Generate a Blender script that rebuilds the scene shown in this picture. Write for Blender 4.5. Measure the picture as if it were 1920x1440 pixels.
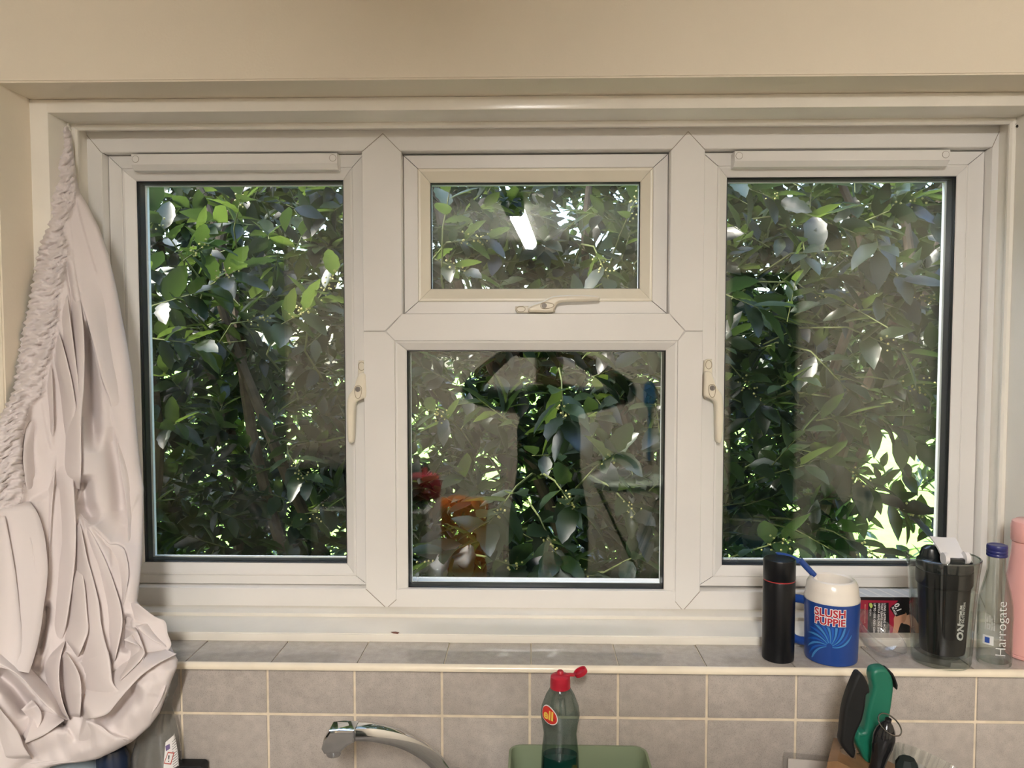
import bpy, bmesh, math, random
import numpy as np
from mathutils import Vector, Matrix

# ------------------------------------------------------------------ scene, camera, light
for o in list(bpy.data.objects):
    bpy.data.objects.remove(o, do_unlink=True)
scene = bpy.context.scene
COL = scene.collection
R = math.radians
CAM = Vector((0.0, -1.335, 1.675))          # phone held at eye level, 1.3 m from the tiled wall
YAW, PITCH, FPX = R(1.35), R(2.74), 1442.0
cd = bpy.data.cameras.new('camera')
cd.sensor_fit = 'HORIZONTAL'
cd.sensor_width = 36.0
cd.lens = FPX / 1920.0 * 36.0
cd.clip_start = 0.01
cam = bpy.data.objects.new('camera', cd)
COL.objects.link(cam)
cam.location = CAM
cam.rotation_euler = (R(90) - PITCH, 0, YAW)
scene.camera = cam

SUN_ELEV, SUN_ROT = R(50), R(-102)         # sun to the left, just behind the plane of the wall
world = bpy.data.worlds.new('world')
scene.world = world
world.use_nodes = True
wn = world.node_tree
wn.nodes.clear()
sky = wn.nodes.new('ShaderNodeTexSky')
sky.sky_type = 'NISHITA'
sky.sun_disc = False
sky.sun_elevation = SUN_ELEV
sky.sun_rotation = SUN_ROT
sky.air_density = 1.0
sky.dust_density = 3.0
sky.ozone_density = 1.0
bg = wn.nodes.new('ShaderNodeBackground')
bg.inputs['Strength'].default_value = 1.55
wo = wn.nodes.new('ShaderNodeOutputWorld')
wn.links.new(sky.outputs[0], bg.inputs['Color'])
wn.links.new(bg.outputs[0], wo.inputs['Surface'])

sd = bpy.data.lights.new('sun_offscreen', 'SUN')
sd.energy = 5.8
sd.angle = R(0.6)
sd.color = (1.0, 0.95, 0.86)
sun = bpy.data.objects.new('sun_offscreen', sd)
COL.objects.link(sun)
sdir = Vector((math.sin(SUN_ROT) * math.cos(SUN_ELEV), math.cos(SUN_ROT) * math.cos(SUN_ELEV), math.sin(SUN_ELEV)))
sun.rotation_euler = sdir.to_track_quat('Z', 'Y').to_euler()
sun.location = (-8, 0, 8)

LAMP_STRENGTH = 335.0                        # the ceiling batten, built further down
vs = scene.view_settings
vs.view_transform = 'Standard'
vs.look = 'None'
vs.exposure = -0.03
vs.gamma = 1.0
vs.use_curve_mapping = False
try:
    scene.cycles.transparent_max_bounces = 32
    scene.cycles.max_bounces = 12
except Exception:
    pass

# ------------------------------------------------------------------ helpers
_f = Vector((-math.sin(YAW) * math.cos(PITCH), math.cos(YAW) * math.cos(PITCH), -math.sin(PITCH)))
_r = Vector((math.cos(YAW), math.sin(YAW), 0))
_u = _r.cross(_f)


def at(x, y, Y):
    """metres (X, Z) of a point of the plane Y measured on the photograph"""
    d = _f + _r * ((x - 960) / FPX) - _u * ((y - 720) / FPX)
    p = CAM + d * ((Y - CAM.y) / d.y)
    return p.x, p.z


def atv(x, y, Y):
    a = at(x, y, Y)
    return Vector((a[0], Y, a[1]))


def empty(name, loc=(0, 0, 0)):
    o = bpy.data.objects.new(name, None)
    o.empty_display_size = 0.05
    o.location = loc
    COL.objects.link(o)
    return o


def tag(o, label=None, cat=None, group=None, kind=None):
    if label: o['label'] = label
    if cat: o['category'] = cat
    if group: o['group'] = group
    if kind: o['kind'] = kind
    return o


def obj(name, verts, faces, mat, parent=None, smooth=False, loc=None, auto=None):
    """one mesh object; verts are world metres, or local to loc when loc is given"""
    me = bpy.data.meshes.new(name)
    if parent is not None and loc is None:
        pl = parent.matrix_world.translation if parent.parent else parent.location
        if parent.parent:
            pl = parent.location + parent.parent.location
        verts = [(v[0] - pl[0], v[1] - pl[1], v[2] - pl[2]) for v in verts]
    me.from_pydata([tuple(v) for v in verts], [], faces)
    me.update()
    bm = bmesh.new()
    bm.from_mesh(me)
    bmesh.ops.recalc_face_normals(bm, faces=bm.faces)
    bm.to_mesh(me)
    bm.free()
    if smooth:
        me.polygons.foreach_set('use_smooth', [True] * len(me.polygons))
        if auto:
            try:
                me.set_sharp_from_angle(angle=R(auto))
            except Exception:
                pass
    o = bpy.data.objects.new(name, me)
    if mat:
        me.materials.append(mat)
    COL.objects.link(o)
    if loc is not None:
        o.location = loc
    if parent is not None:
        o.parent = parent
    return o


def rebase(o, loc):
    """move a top-level mesh's origin to its base"""
    loc = Vector(loc)
    o.data.transform(Matrix.Translation(-loc))
    o.location = loc
    return o


def ear_clip(P):
    """triangles of a simple counter-clockwise outline"""
    idx = list(range(len(P)))
    out = []
    cr = lambda a, b, c: (b[0] - a[0]) * (c[1] - a[1]) - (b[1] - a[1]) * (c[0] - a[0])
    guard = 0
    while len(idx) > 3 and guard < 5000:
        guard += 1
        best, bi = None, None
        n = len(idx)
        for i in range(n):
            ia, ib, ic = idx[i - 1], idx[i], idx[(i + 1) % n]
            a, b, c = P[ia], P[ib], P[ic]
            w = cr(a, b, c)
            if w <= 0:
                continue
            if any(cr(a, b, P[q]) >= 0 and cr(b, c, P[q]) >= 0 and cr(c, a, P[q]) >= 0 for q in idx if q not in (ia, ib, ic)):
                continue
            # prefer ears with a short closing edge
            d = (a[0] - c[0]) ** 2 + (a[1] - c[1]) ** 2
            if best is None or d < best:
                best, bi = d, i
        if bi is None:
            bi = min(range(n), key=lambda i: abs(cr(P[idx[i - 1]], P[idx[i]], P[idx[(i + 1) % n]])))
        out.append((idx[bi - 1], idx[bi], idx[(bi + 1) % len(idx)]))
        idx.pop(bi)
    out.append(tuple(idx))
    return out


class MB:
    """collects shapes of one part"""
    def __init__(s):
        s.v, s.f, s.flat = [], [], []

    def add(s, v, f):
        n = len(s.v)
        s.v += [tuple(p) for p in v]
        s.f += [tuple(i + n for i in q) for q in f]
        return s

    def box(s, x0, x1, y0, y1, z0, z1, b=0.0):
        if b <= 0:
            v = [(x, y, z) for z in (z0, z1) for y in (y0, y1) for x in (x0, x1)]
            return s.add(v, [(0, 2, 3, 1), (4, 5, 7, 6), (0, 1, 5, 4), (2, 6, 7, 3), (0, 4, 6, 2), (1, 3, 7, 5)])
        bm = bmesh.new()
        m = Matrix.Translation(((x0 + x1) / 2, (y0 + y1) / 2, (z0 + z1) / 2)) @ Matrix.Diagonal((x1 - x0, y1 - y0, z1 - z0, 1))
        bmesh.ops.create_cube(bm, size=1, matrix=m)
        bmesh.ops.bevel(bm, geom=bm.edges[:], offset=b, segments=2, affect='EDGES', profile=0.6)
        bm.verts.index_update()
        s.add([p.co for p in bm.verts], [[p.index for p in q.verts] for q in bm.faces])
        bm.free()
        return s

    def loft(s, secs, cap=True, closed=True):
        n = len(secs[0])
        v = [p for q in secs for p in q]
        f = []
        for i in range(len(secs) - 1):
            for j in range(n if closed else n - 1):
                k = (j + 1) % n
                f.append((i * n + j, i * n + k, (i + 1) * n + k, (i + 1) * n + j))
        if cap:
            f.append(tuple(range(n))[::-1])
            f.append(tuple((len(secs) - 1) * n + j for j in range(n)))
        return s.add(v, f)

    def lathe(s, prof, c=(0, 0, 0), seg=40, cap=True, sx=1.0, sy=1.0):
        secs = [[(c[0] + r * sx * math.cos(2 * math.pi * j / seg), c[1] + r * sy * math.sin(2 * math.pi * j / seg), c[2] + z)
                 for j in range(seg)] for r, z in prof]
        return s.loft(secs, cap)

    def tube(s, pts, rad, seg=12, cap=True, flat=1.0):
        pts = [Vector(p) for p in pts]
        if not hasattr(rad, '__len__'):
            rad = [rad] * len(pts)
        secs = []
        t0 = (pts[1] - pts[0]).normalized()
        ref = Vector((0, 0, 1)) if abs(t0.z) < .9 else Vector((1, 0, 0))
        nrm = t0.cross(ref).normalized()
        for i, p in enumerate(pts):
            t = (pts[min(i + 1, len(pts) - 1)] - pts[max(i - 1, 0)]).normalized()
            nrm = (nrm - t * nrm.dot(t)).normalized()
            b = t.cross(nrm)
            secs.append([p + nrm * (rad[i] * math.cos(2 * math.pi * j / seg)) + b * (flat * rad[i] * math.sin(2 * math.pi * j / seg)) for j in range(seg)])
        return s.loft(secs, cap)

    def plate(s, poly, y0, y1, bev=0.0, steps=1):
        """an XZ outline made solid from y0 (back) to y1 (front, smaller Y) with a rounded front edge"""
        P = [Vector((p[0], p[1])) for p in poly]
        n = len(P)
        area = sum(P[i].x * P[(i + 1) % n].y - P[(i + 1) % n].x * P[i].y for i in range(n))
        if area < 0:
            P.reverse()
        def inset(d):
            out = []
            for i in range(n):
                a, b, c = P[i - 1], P[i], P[(i + 1) % n]
                e1, e2 = (b - a), (c - b)
                n1 = Vector((-e1.y, e1.x)).normalized() if e1.length > 1e-9 else Vector((0, 0))
                n2 = Vector((-e2.y, e2.x)).normalized() if e2.length > 1e-9 else Vector((0, 0))
                m = (n1 + n2)
                m = m.normalized() if m.length > 1e-6 else n1
                out.append(b + m * d)
            return out
        secs = []
        sg = 1 if y1 > y0 else -1
        if bev:
            secs = [[(p.x, y0, p.y) for p in P]]
            for k in range(steps + 1):
                a = k / steps * math.pi / 2
                secs.append([(p.x, y1 - sg * bev * (1 - math.sin(a)), p.y) for p in inset(bev * (1 - math.cos(a)))])
        else:
            secs = [[(p.x, y0, p.y) for p in P], [(p.x, y1, p.y) for p in P]]
        s.loft(secs, cap=False)
        n0 = len(s.v) - n * len(secs)
        tris = ear_clip([(p.x, p.y) for p in P])
        for base_, rev in ((n0, True), (n0 + n * (len(secs) - 1), False)):
            s.flat += list(range(len(s.f), len(s.f) + len(tris)))
            s.f += [tuple(base_ + i for i in (t_[::-1] if rev else t_)) for t_ in tris]
        return s

    def torus(s, c, axis, Rr, r, seg=28, seg2=8):
        axis = Vector(axis).normalized()
        a = axis.orthogonal().normalized()
        b = axis.cross(a)
        pts = [Vector(c) + a * (Rr * math.cos(2 * math.pi * i / seg)) + b * (Rr * math.sin(2 * math.pi * i / seg)) for i in range(seg)]
        v, f = [], []
        for i, p in enumerate(pts):
            o = (p - Vector(c)).normalized()
            for j in range(seg2):
                t = 2 * math.pi * j / seg2
                v.append(p + o * (r * math.cos(t)) + axis * (r * math.sin(t)))
        for i in range(seg):
            for j in range(seg2):
                f.append((i * seg2 + j, ((i + 1) % seg) * seg2 + j, ((i + 1) % seg) * seg2 + (j + 1) % seg2, i * seg2 + (j + 1) % seg2))
        return s.add(v, f)

    def build(s, name, mat, parent=None, smooth=False, auto=35):
        o = obj(name, s.v, s.f, mat, parent, smooth, auto=auto)
        if s.flat and smooth:
            for i in s.flat:
                o.data.polygons[i].use_smooth = False
        return o


def spline(pts, n=8):
    """Catmull-Rom through control points"""
    P = [Vector(p) for p in pts]
    out = []
    for i in range(len(P) - 1):
        a, b, c, d = P[max(i - 1, 0)], P[i], P[i + 1], P[min(i + 2, len(P) - 1)]
        for k in range(n):
            t = k / n
            out.append(0.5 * ((2 * b) + (c - a) * t + (2 * a - 5 * b + 4 * c - d) * t * t + (3 * b - 3 * c + d - a) * t ** 3))
    out.append(P[-1])
    return out


def smooth_poly(pts, n=4):
    P = [Vector((p[0], p[1])) for p in pts]
    m = len(P)
    out = []
    for i in range(m):
        a, b, c, d = P[i - 1], P[i], P[(i + 1) % m], P[(i + 2) % m]
        for k in range(n):
            t = k / n
            q = 0.5 * ((2 * b) + (c - a) * t + (2 * a - 5 * b + 4 * c - d) * t * t + (3 * b - 3 * c + d - a) * t ** 3)
            out.append((q.x, q.y))
    return out


def rrect(x0, x1, z0, z1, r, n=5):
    out = []
    for cx, cz, a0 in ((x1 - r, z1 - r, 0), (x0 + r, z1 - r, 90), (x0 + r, z0 + r, 180), (x1 - r, z0 + r, 270)):
        for k in range(n + 1):
            a = R(a0 + 90 * k / n)
            out.append((cx + r * math.cos(a), cz + r * math.sin(a)))
    return out


def text2d(s, size, bold=0.0, shear=0.0, space=1.0, align='CENTER'):
    cu = bpy.data.curves.new('lettering', 'FONT')
    cu.body = s
    cu.size = size
    cu.offset = bold
    cu.shear = shear
    cu.space_character = space
    cu.align_x = align
    cu.align_y = 'CENTER'
    cu.resolution_u = 3
    o = bpy.data.objects.new('lettering', cu)
    COL.objects.link(o)
    bpy.context.view_layer.update()
    dg = bpy.context.evaluated_depsgraph_get()
    me = bpy.data.meshes.new_from_object(o.evaluated_get(dg))
    v = [(p.co.x, p.co.y) for p in me.vertices]
    f = [tuple(p.vertices) for p in me.polygons]
    bpy.data.meshes.remove(me)
    bpy.data.objects.remove(o)
    bpy.data.curves.remove(cu)
    return v, f


# ------------------------------------------------------------------ materials
MATS = {}


def mat(name, col, rough=0.5, metal=0.0, spec=0.5, noise=None, bump=None, emit=None, coat=0.0, speck=None):
    m = bpy.data.materials.new(name)
    m.use_nodes = True
    nt = m.node_tree
    b = nt.nodes['Principled BSDF']
    b.inputs['Base Color'].default_value = (*col, 1)
    b.inputs['Roughness'].default_value = rough
    b.inputs['Metallic'].default_value = metal
    b.inputs['Specular IOR Level'].default_value = spec
    b.inputs['Coat Weight'].default_value = coat
    tc = nt.nodes.new('ShaderNodeTexCoord')
    if noise:
        sc, amt = noise
        n = nt.nodes.new('ShaderNodeTexNoise')
        n.inputs['Scale'].default_value = sc
        n.inputs['Detail'].default_value = 5
        nt.links.new(tc.outputs['Object'], n.inputs['Vector'])
        r = nt.nodes.new('ShaderNodeValToRGB')
        r.color_ramp.elements[0].position = 0.3
        r.color_ramp.elements[1].position = 0.7
        r.color_ramp.elements[0].color = (*[c * (1 - amt) for c in col], 1)
        r.color_ramp.elements[1].color = (*[min(1, c * (1 + amt)) for c in col], 1)
        nt.links.new(n.outputs['Fac'], r.inputs['Fac'])
        last = r.outputs['Color']
        if speck:
            n2 = nt.nodes.new('ShaderNodeTexNoise')
            n2.inputs['Scale'].default_value = speck[0]
            n2.inputs['Detail'].default_value = 2
            nt.links.new(tc.outputs['Object'], n2.inputs['Vector'])
            r2 = nt.nodes.new('ShaderNodeValToRGB')
            r2.color_ramp.elements[0].position = speck[1]
            r2.color_ramp.elements[1].position = speck[1] + 0.08
            r2.color_ramp.elements[0].color = (*[c * speck[2] for c in (1, 1, 1)], 1)
            r2.color_ramp.elements[1].color = (1, 1, 1, 1)
            nt.links.new(n2.outputs['Fac'], r2.inputs['Fac'])
            mx = nt.nodes.new('ShaderNodeMix')
            mx.data_type = 'RGBA'
            mx.blend_type = 'MULTIPLY'
            mx.inputs[0].default_value = 1.0
            nt.links.new(last, mx.inputs[6])
            nt.links.new(r2.outputs['Color'], mx.inputs[7])
            last = mx.outputs[2]
        nt.links.new(last, b.inputs['Base Color'])
    if bump:
        sc, st = bump
        n3 = nt.nodes.new('ShaderNodeTexNoise')
        n3.inputs['Scale'].default_value = sc
        n3.inputs['Detail'].default_value = 4
        nt.links.new(tc.outputs['Object'], n3.inputs['Vector'])
        bp = nt.nodes.new('ShaderNodeBump')
        bp.inputs['Strength'].default_value = st
        bp.inputs['Distance'].default_value = 0.002
        nt.links.new(n3.outputs['Fac'], bp.inputs['Height'])
        nt.links.new(bp.outputs['Normal'], b.inputs['Normal'])
    if emit:
        b.inputs['Emission Color'].default_value = (*emit[0], 1)
        b.inputs['Emission Strength'].default_value = emit[1]
    MATS[name] = m
    return m


def glass(name, f0=0.05, tint=(1, 1, 1), edge=None, rough=0.0, wav=None, haze=0.0):
    """a thin clear wall: straight-through light plus Schlick reflection, tint towards the rim"""
    m = bpy.data.materials.new(name)
    m.use_nodes = True
    nt = m.node_tree
    nt.nodes.clear()
    N = nt.nodes.new
    out = N('ShaderNodeOutputMaterial')
    lw = N('ShaderNodeLayerWeight')
    lw.inputs['Blend'].default_value = 0.5
    p = N('ShaderNodeMath'); p.operation = 'POWER'; p.inputs[1].default_value = 5.0
    nt.links.new(lw.outputs['Facing'], p.inputs[0])
    ml = N('ShaderNodeMath'); ml.operation = 'MULTIPLY_ADD'
    ml.inputs[1].default_value = 1 - f0; ml.inputs[2].default_value = f0
    nt.links.new(p.outputs[0], ml.inputs[0])
    tr = N('ShaderNodeBsdfTransparent')
    tr.inputs['Color'].default_value = (*tint, 1)
    if edge:
        mxc = N('ShaderNodeMix'); mxc.data_type = 'RGBA'
        p2 = N('ShaderNodeMath'); p2.operation = 'POWER'; p2.inputs[1].default_value = 2.5
        nt.links.new(lw.outputs['Facing'], p2.inputs[0])
        nt.links.new(p2.outputs[0], mxc.inputs[0])
        mxc.inputs[6].default_value = (*tint, 1)
        mxc.inputs[7].default_value = (*edge, 1)
        nt.links.new(mxc.outputs[2], tr.inputs['Color'])
    gl = N('ShaderNodeBsdfGlossy')
    gl.inputs['Roughness'].default_value = rough
    gl.inputs['Color'].default_value = (1, 1, 1, 1)
    if wav:
        tc = N('ShaderNodeTexCoord')
        nz = N('ShaderNodeTexNoise'); nz.inputs['Scale'].default_value = wav[0]
        nt.links.new(tc.outputs['Object'], nz.inputs['Vector'])
        bp = N('ShaderNodeBump'); bp.inputs['Strength'].default_value = wav[1]; bp.inputs['Distance'].default_value = 0.002
        nt.links.new(nz.outputs['Fac'], bp.inputs['Height'])
        nt.links.new(bp.outputs['Normal'], gl.inputs['Normal'])
    mx = N('ShaderNodeMixShader')
    nt.links.new(ml.outputs[0], mx.inputs[0])
    nt.links.new(tr.outputs[0], mx.inputs[1])
    nt.links.new(gl.outputs[0], mx.inputs[2])
    last = mx.outputs[0]
    if haze:
        df = N('ShaderNodeBsdfDiffuse'); df.inputs['Color'].default_value = (.8, .8, .8, 1)
        m2 = N('ShaderNodeMixShader'); m2.inputs[0].default_value = haze
        nt.links.new(last, m2.inputs[1]); nt.links.new(df.outputs[0], m2.inputs[2])
        last = m2.outputs[0]
    nt.links.new(last, out.inputs['Surface'])
    return m


M_wall = mat('cream wall paint', (0.78, 0.695, 0.56), 0.6, noise=(3.0, 0.03), bump=(220, 0.25))
M_reveal = mat('white reveal paint', (0.78, 0.695, 0.56), 0.45, noise=(5.0, 0.03), bump=(150, 0.15))
M_gloss = mat('white gloss paint', (0.80, 0.755, 0.67), 0.22, noise=(9.0, 0.04), bump=(60, 0.12))
M_upvc = mat('white upvc', (0.78, 0.755, 0.72), 0.32, noise=(4.0, 0.03))
M_bead_old = mat('yellowed upvc', (0.80, 0.745, 0.62), 0.35, noise=(6.0, 0.03))
M_handle = mat('cream handle paint', (0.80, 0.735, 0.60), 0.25)
M_gasket = mat('black rubber', (0.012, 0.013, 0.015), 0.4)
M_spacer = mat('black spacer', (0.02, 0.022, 0.026), 0.35, bump=(900, 0.3))
M_outer = mat('outside white frame', (0.9, 0.9, 0.9), 0.35)
M_pane = glass('window glass', 0.026, (0.985, 0.995, 0.985), wav=(3.0, 0.012))
M_lockm = mat('lock metal', (0.22, 0.20, 0.18), 0.55, 1.0)
M_tile = mat('grey glazed wall tile', (0.43, 0.385, 0.345), 0.28, noise=(60, 0.10), speck=(900, 0.36, 0.72), bump=(300, 0.05))
M_silltile = mat('grey glazed sill tile', (0.43, 0.385, 0.345), 0.10, noise=(60, 0.10), speck=(900, 0.36, 0.78), bump=(25, 0.06))
M_grout = mat('cream grout', (0.72, 0.62, 0.47), 0.8, noise=(40, 0.12))
M_trim = mat('cream tile trim', (0.82, 0.73, 0.58), 0.25, noise=(20, 0.06))
M_counter = mat('worktop', (0.25, 0.23, 0.21), 0.35, noise=(50, 0.2))
M_floor = mat('dark floor', (0.05, 0.045, 0.04), 0.5, noise=(8, 0.2))
M_ceil = mat('ceiling paint', (0.78, 0.76, 0.72), 0.7)
M_roomwall = mat('beige room paint', (0.66, 0.59, 0.48), 0.6)


def fabric(name, col, transl, tcol):
    m = bpy.data.materials.new(name)
    m.use_nodes = True
    nt = m.node_tree
    b = nt.nodes['Principled BSDF']
    b.inputs['Base Color'].default_value = (*col, 1)
    b.inputs['Roughness'].default_value = 0.85
    b.inputs['Specular IOR Level'].default_value = 0.15
    b.inputs['Sheen Weight'].default_value = 0.15
    t = nt.nodes.new('ShaderNodeBsdfTranslucent')
    t.inputs['Color'].default_value = (*tcol, 1)
    mx = nt.nodes.new('ShaderNodeMixShader')
    mx.inputs[0].default_value = transl
    out = nt.nodes['Material Output']
    nt.links.new(b.outputs[0], mx.inputs[1])
    nt.links.new(t.outputs[0], mx.inputs[2])
    nt.links.new(mx.outputs[0], out.inputs['Surface'])
    tc = nt.nodes.new('ShaderNodeTexCoord')
    w = nt.nodes.new('ShaderNodeTexNoise')
    w.inputs['Scale'].default_value = 1400
    w.inputs['Detail'].default_value = 1
    bp = nt.nodes.new('ShaderNodeBump')
    bp.inputs['Strength'].default_value = 0.12
    bp.inputs['Distance'].default_value = 0.0006
    nt.links.new(tc.outputs['Object'], w.inputs['Vector'])
    nt.links.new(w.outputs['Fac'], bp.inputs['Height'])
    nt.links.new(bp.outputs['Normal'], b.inputs['Normal'])
    return m


M_curtain = fabric('pinkish white voile', (0.84, 0.765, 0.745), 0.20, (0.80, 0.74, 0.72))

# ------------------------------------------------------------------ the room shell
CEIL = 2.36
RX0, RX1, RY0 = -2.05, 1.95, -3.85
OX0, OX1, OZ1 = -0.93, 0.955, 2.136           # outer opening in the window wall
SILL = 1.12
m = MB()
m.box(RX0 - .2, OX0, 0, .30, 0, CEIL)
m.box(OX1, RX1 + .2, 0, .30, 0, CEIL)
m.box(OX0, OX1, 0, .30, OZ1, CEIL)
m.box(OX0, OX1, 0.004, .30, 0, SILL - .012)
wall_front = tag(m.build('wall_front', M_wall), 'cream painted kitchen wall around the window', kind='structure')
# plaster reveal skin (white paint) lining the opening between the wall face and the timber lining
m = MB()
m.box(OX0, OX0 + .003, .002, .10, SILL, OZ1)
m.box(OX1 - .003, OX1, .002, .10, SILL, OZ1)
m.box(OX0, OX1, .002, .10, OZ1 - .003, OZ1)
m.build('reveal_paint', M_reveal, wall_front)

tag(MB().box(RX0 - .2, RX1 + .2, RY0 - .2, .30, -.1, 0).build('floor', M_floor), 'dark kitchen floor', kind='structure')
tag(MB().box(RX0 - .2, RX1 + .2, RY0 - .2, .30, CEIL, CEIL + .1).build('ceiling', M_ceil), 'off-white kitchen ceiling', kind='structure')
tag(MB().box(RX0 - .2, RX1 + .2, RY0 - .12, RY0, 0, CEIL).build('wall_back', M_roomwall), 'beige kitchen wall seen reflected in the panes', kind='structure')
tag(MB().box(RX0 - .12, RX0, RY0, 0, 0, CEIL).build('wall_left', M_roomwall), 'beige kitchen side wall', kind='structure')
tag(MB().box(RX1, RX1 + .12, RY0, 0, 0, CEIL).build('wall_right', M_roomwall), 'beige kitchen side wall', kind='structure')

# timber lining of the window recess: step face at Y .09, inner reveal, quadrant bead
LX0, LX1, LZ1 = -0.893, 0.918, 2.108
lin = tag(empty('trim_1', (0, .09, SILL)), 'gloss painted timber lining around the window recess', kind='structure')
m = MB()
m.box(OX0, LX0, .09, .30, SILL, OZ1 - .003, .003)
m.build('jamb_lining', M_gloss, lin, True)
m = MB()
m.box(LX1, OX1, .09, .30, SILL, OZ1 - .003, .003)
m.build('jamb_lining', M_gloss, lin, True)
m = MB()
m.box(LX0 - .004, LX1 + .004, .09, .30, LZ1, OZ1 - .003, .003)
m.build('head_lining', M_gloss, lin, True)
m = MB()
m.tube([(LX0, .17, LZ1 - .002), (LX1, .17, LZ1 - .002)], .0085, 10)
m.build('bead', M_gloss, lin, True)
for x in (LX0 + .001, LX1 - .001):
    MB().tube([(x, .17, SILL + .016), (x, .17, LZ1)], .0085, 10).build('bead', M_gloss, lin, True)
# lower timber: nosing, ledge, small bead, back ledge
MB().box(LX0, LX1, .086, .30, SILL - .002, 1.1355, .003).build('ledge', M_gloss, lin, True)
MB().box(LX0, LX1, .0840, .0865, SILL - .0005, 1.1335, .0008).build('nosing', M_gloss, lin, True)
MB().box(LX0, LX1, .172, .30, 1.134, 1.1425, .002).build('ledge_bead', M_gloss, lin, True)

# ------------------------------------------------------------------ tiled sill and splashback
TP = 0.1529                                     # tile pitch
sill = tag(empty('trim_2', (0, 0, SILL)), 'tiled window sill with a cream edge strip', kind='structure')
MB().box(OX0, OX1, -.004, .09, SILL - .012, SILL - .003).build('grout_bed', M_grout, sill)
st = None
for i in range(-6, 7):
    x0 = i * TP + .0025
    x0, x1 = max(x0 - .0013 + .002, OX0), min((i + 1) * TP + .0012, OX1)
    if x1 - x0 < .01:
        continue
    dz = random.Random(i).uniform(-.0004, .0004)
    MB().box(x0, x1, -.0145, .0855, SILL - .010, SILL + dz, .0012).build('tile', M_silltile, sill, True)
# bullnose strip along the front edge
prof = []
for k in range(9):
    a = R(90 + 90 * k / 8)
    prof.append((-.0155 + .0075 * math.cos(a), SILL - .0065 + .0072 * math.sin(a)))
prof += [(-.023, SILL - .0095), (-.0225, SILL - .0105), (.0, SILL - .0105), (.0, SILL - .006), (-.0145, SILL - .006)]
MB().loft([[(x, y, z) for y, z in prof] for x in (-2.05, 1.95)]).build('edge_strip', M_trim, sill, True)

MB().box(-2.05, 1.95, -.0075, .004, .90, SILL - .0105).build('grout', M_grout, wall_front)
for row, (z0, z1) in enumerate(((1.0268, SILL - .0125), (.9025, 1.0212))):
    for i in range(-10, 11):
        rr = random.Random(i * 7 + row)
        x0, x1 = i * .1549 - .0 + .0022, (i + 1) * .1549 - .0022
        dy = rr.uniform(-.0005, .0005)
        MB().box(x0, x1, -.010 + dy, -.002, z0, z1, .0012).build('tile', M_tile, wall_front, True)

# ------------------------------------------------------------------ the window
YF, YS, YG = 0.215, 0.238, 0.254
win = tag(empty('window_1', (0, YF, 1.1365)), 'white plastic three-light window with two side casements', kind='structure')


def rect(xa, ya, xb, yb, Y):
    """rectangle (x0,x1,z0,z1) on plane Y"""
    a, b = at(xa, ya, Y), at(xb, yb, Y)
    return (a[0], b[0], b[1], a[1])


def ring(name, O, I, prof, material, parent, gap=.0008, smooth=False):
    m = MB()
    L = lambda s: (O[0] + (I[0] - O[0]) * s, O[1] + (I[1] - O[1]) * s, O[2] + (I[2] - O[2]) * s, O[3] + (I[3] - O[3]) * s)
    for side in range(4):
        A, B = [], []
        for s, y in prof:
            x0, x1, z0, z1 = L(s)
            if side == 0: A.append((x0 + gap, y, z0)); B.append((x1 - gap, y, z0))
            if side == 1: A.append((x0 + gap, y, z1)); B.append((x1 - gap, y, z1))
            if side == 2: A.append((x0, y, z0 + gap)); B.append((x0, y, z1 - gap))
            if side == 3: A.append((x1, y, z0 + gap)); B.append((x1, y, z1 - gap))
        m.loft([A, B])
    return m.build(name, material, parent, smooth)


FO = (-.901, .924, 1.1365, 2.111)
op_l = rect(190, 286, 686, 1104, YF)
op_r = rect(1322, 280, 1836, 1110, YF)
op_t = rect(752, 285, 1255, 588, YF)
op_b = rect(740, 639, 1266, 1126, YF)
FI = (op_l[0], op_r[1], op_l[2], op_l[3])
ring('outer_frame', FO, FI, [(0, .30), (0, .2165), (.04, YF), (.965, YF), (1, .2165), (1, .30)], M_upvc, win)
# mullions with pointed ends, split where the transom's point meets them
mx_l, mx_r = -.294, .3114
ztr = 1.7070
tzt, tzb = op_t[2], op_b[3]
for cx, xo, xi, xib in ((mx_l, op_l[1], op_t[0], op_b[0]), (mx_r, op_r[0], op_t[1], op_b[1])):
    ztop, zbot = 2.1005, 1.1395
    zt_in, zb_in = op_l[3] + .002, op_l[2]
    s = 1 if xi > xo else -1
    up_ = [(xo, ztr + .0005), (xo, zt_in - .004), (cx, ztop), (xi, op_t[3]), (xi, tzt), (cx + s * .001, ztr + .0005)]
    dn_ = [(xo, ztr - .0005), (cx + s * .001, ztr - .0005), (xib, tzb), (xib, op_b[2] - .002), (cx, zbot), (xo, zb_in)]
    MB().plate(up_, .30, YF - .0012, .0012).build('mullion', M_upvc, win)
    MB().plate(dn_, .30, YF - .0012, .0012).build('mullion', M_upvc, win)
# transom with pointed ends
xa, xb = mx_l + .003, mx_r - .003
MB().plate([(xa, ztr), (op_t[0], tzt), (op_t[1], tzt), (xb, ztr), (op_b[1], tzb), (op_b[0], tzb)], .30, YF - .0011, .0012).build('transom', M_upvc, win)
# solid core of each mullion behind the open joint between its two halves
MB().box(op_l[1] + .003, op_b[0] - .003, YF + .003, .29, 1.15, 2.09).build('mullion_core', M_upvc, win)
MB().box(op_b[1] + .003, op_r[0] - .003, YF + .003, .29, 1.15, 2.09).build('mullion_core', M_upvc, win)
M_seam = mat('brown joint line', (.36, .31, .26), .8)  # thin brown lines along the frame joints and round the screw caps


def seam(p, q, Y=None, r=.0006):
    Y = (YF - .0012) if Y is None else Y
    MB().tube([(p[0], Y, p[1]), (q[0], Y, q[1])], r, 6).build('brown_joint_line', M_seam, win)


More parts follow.
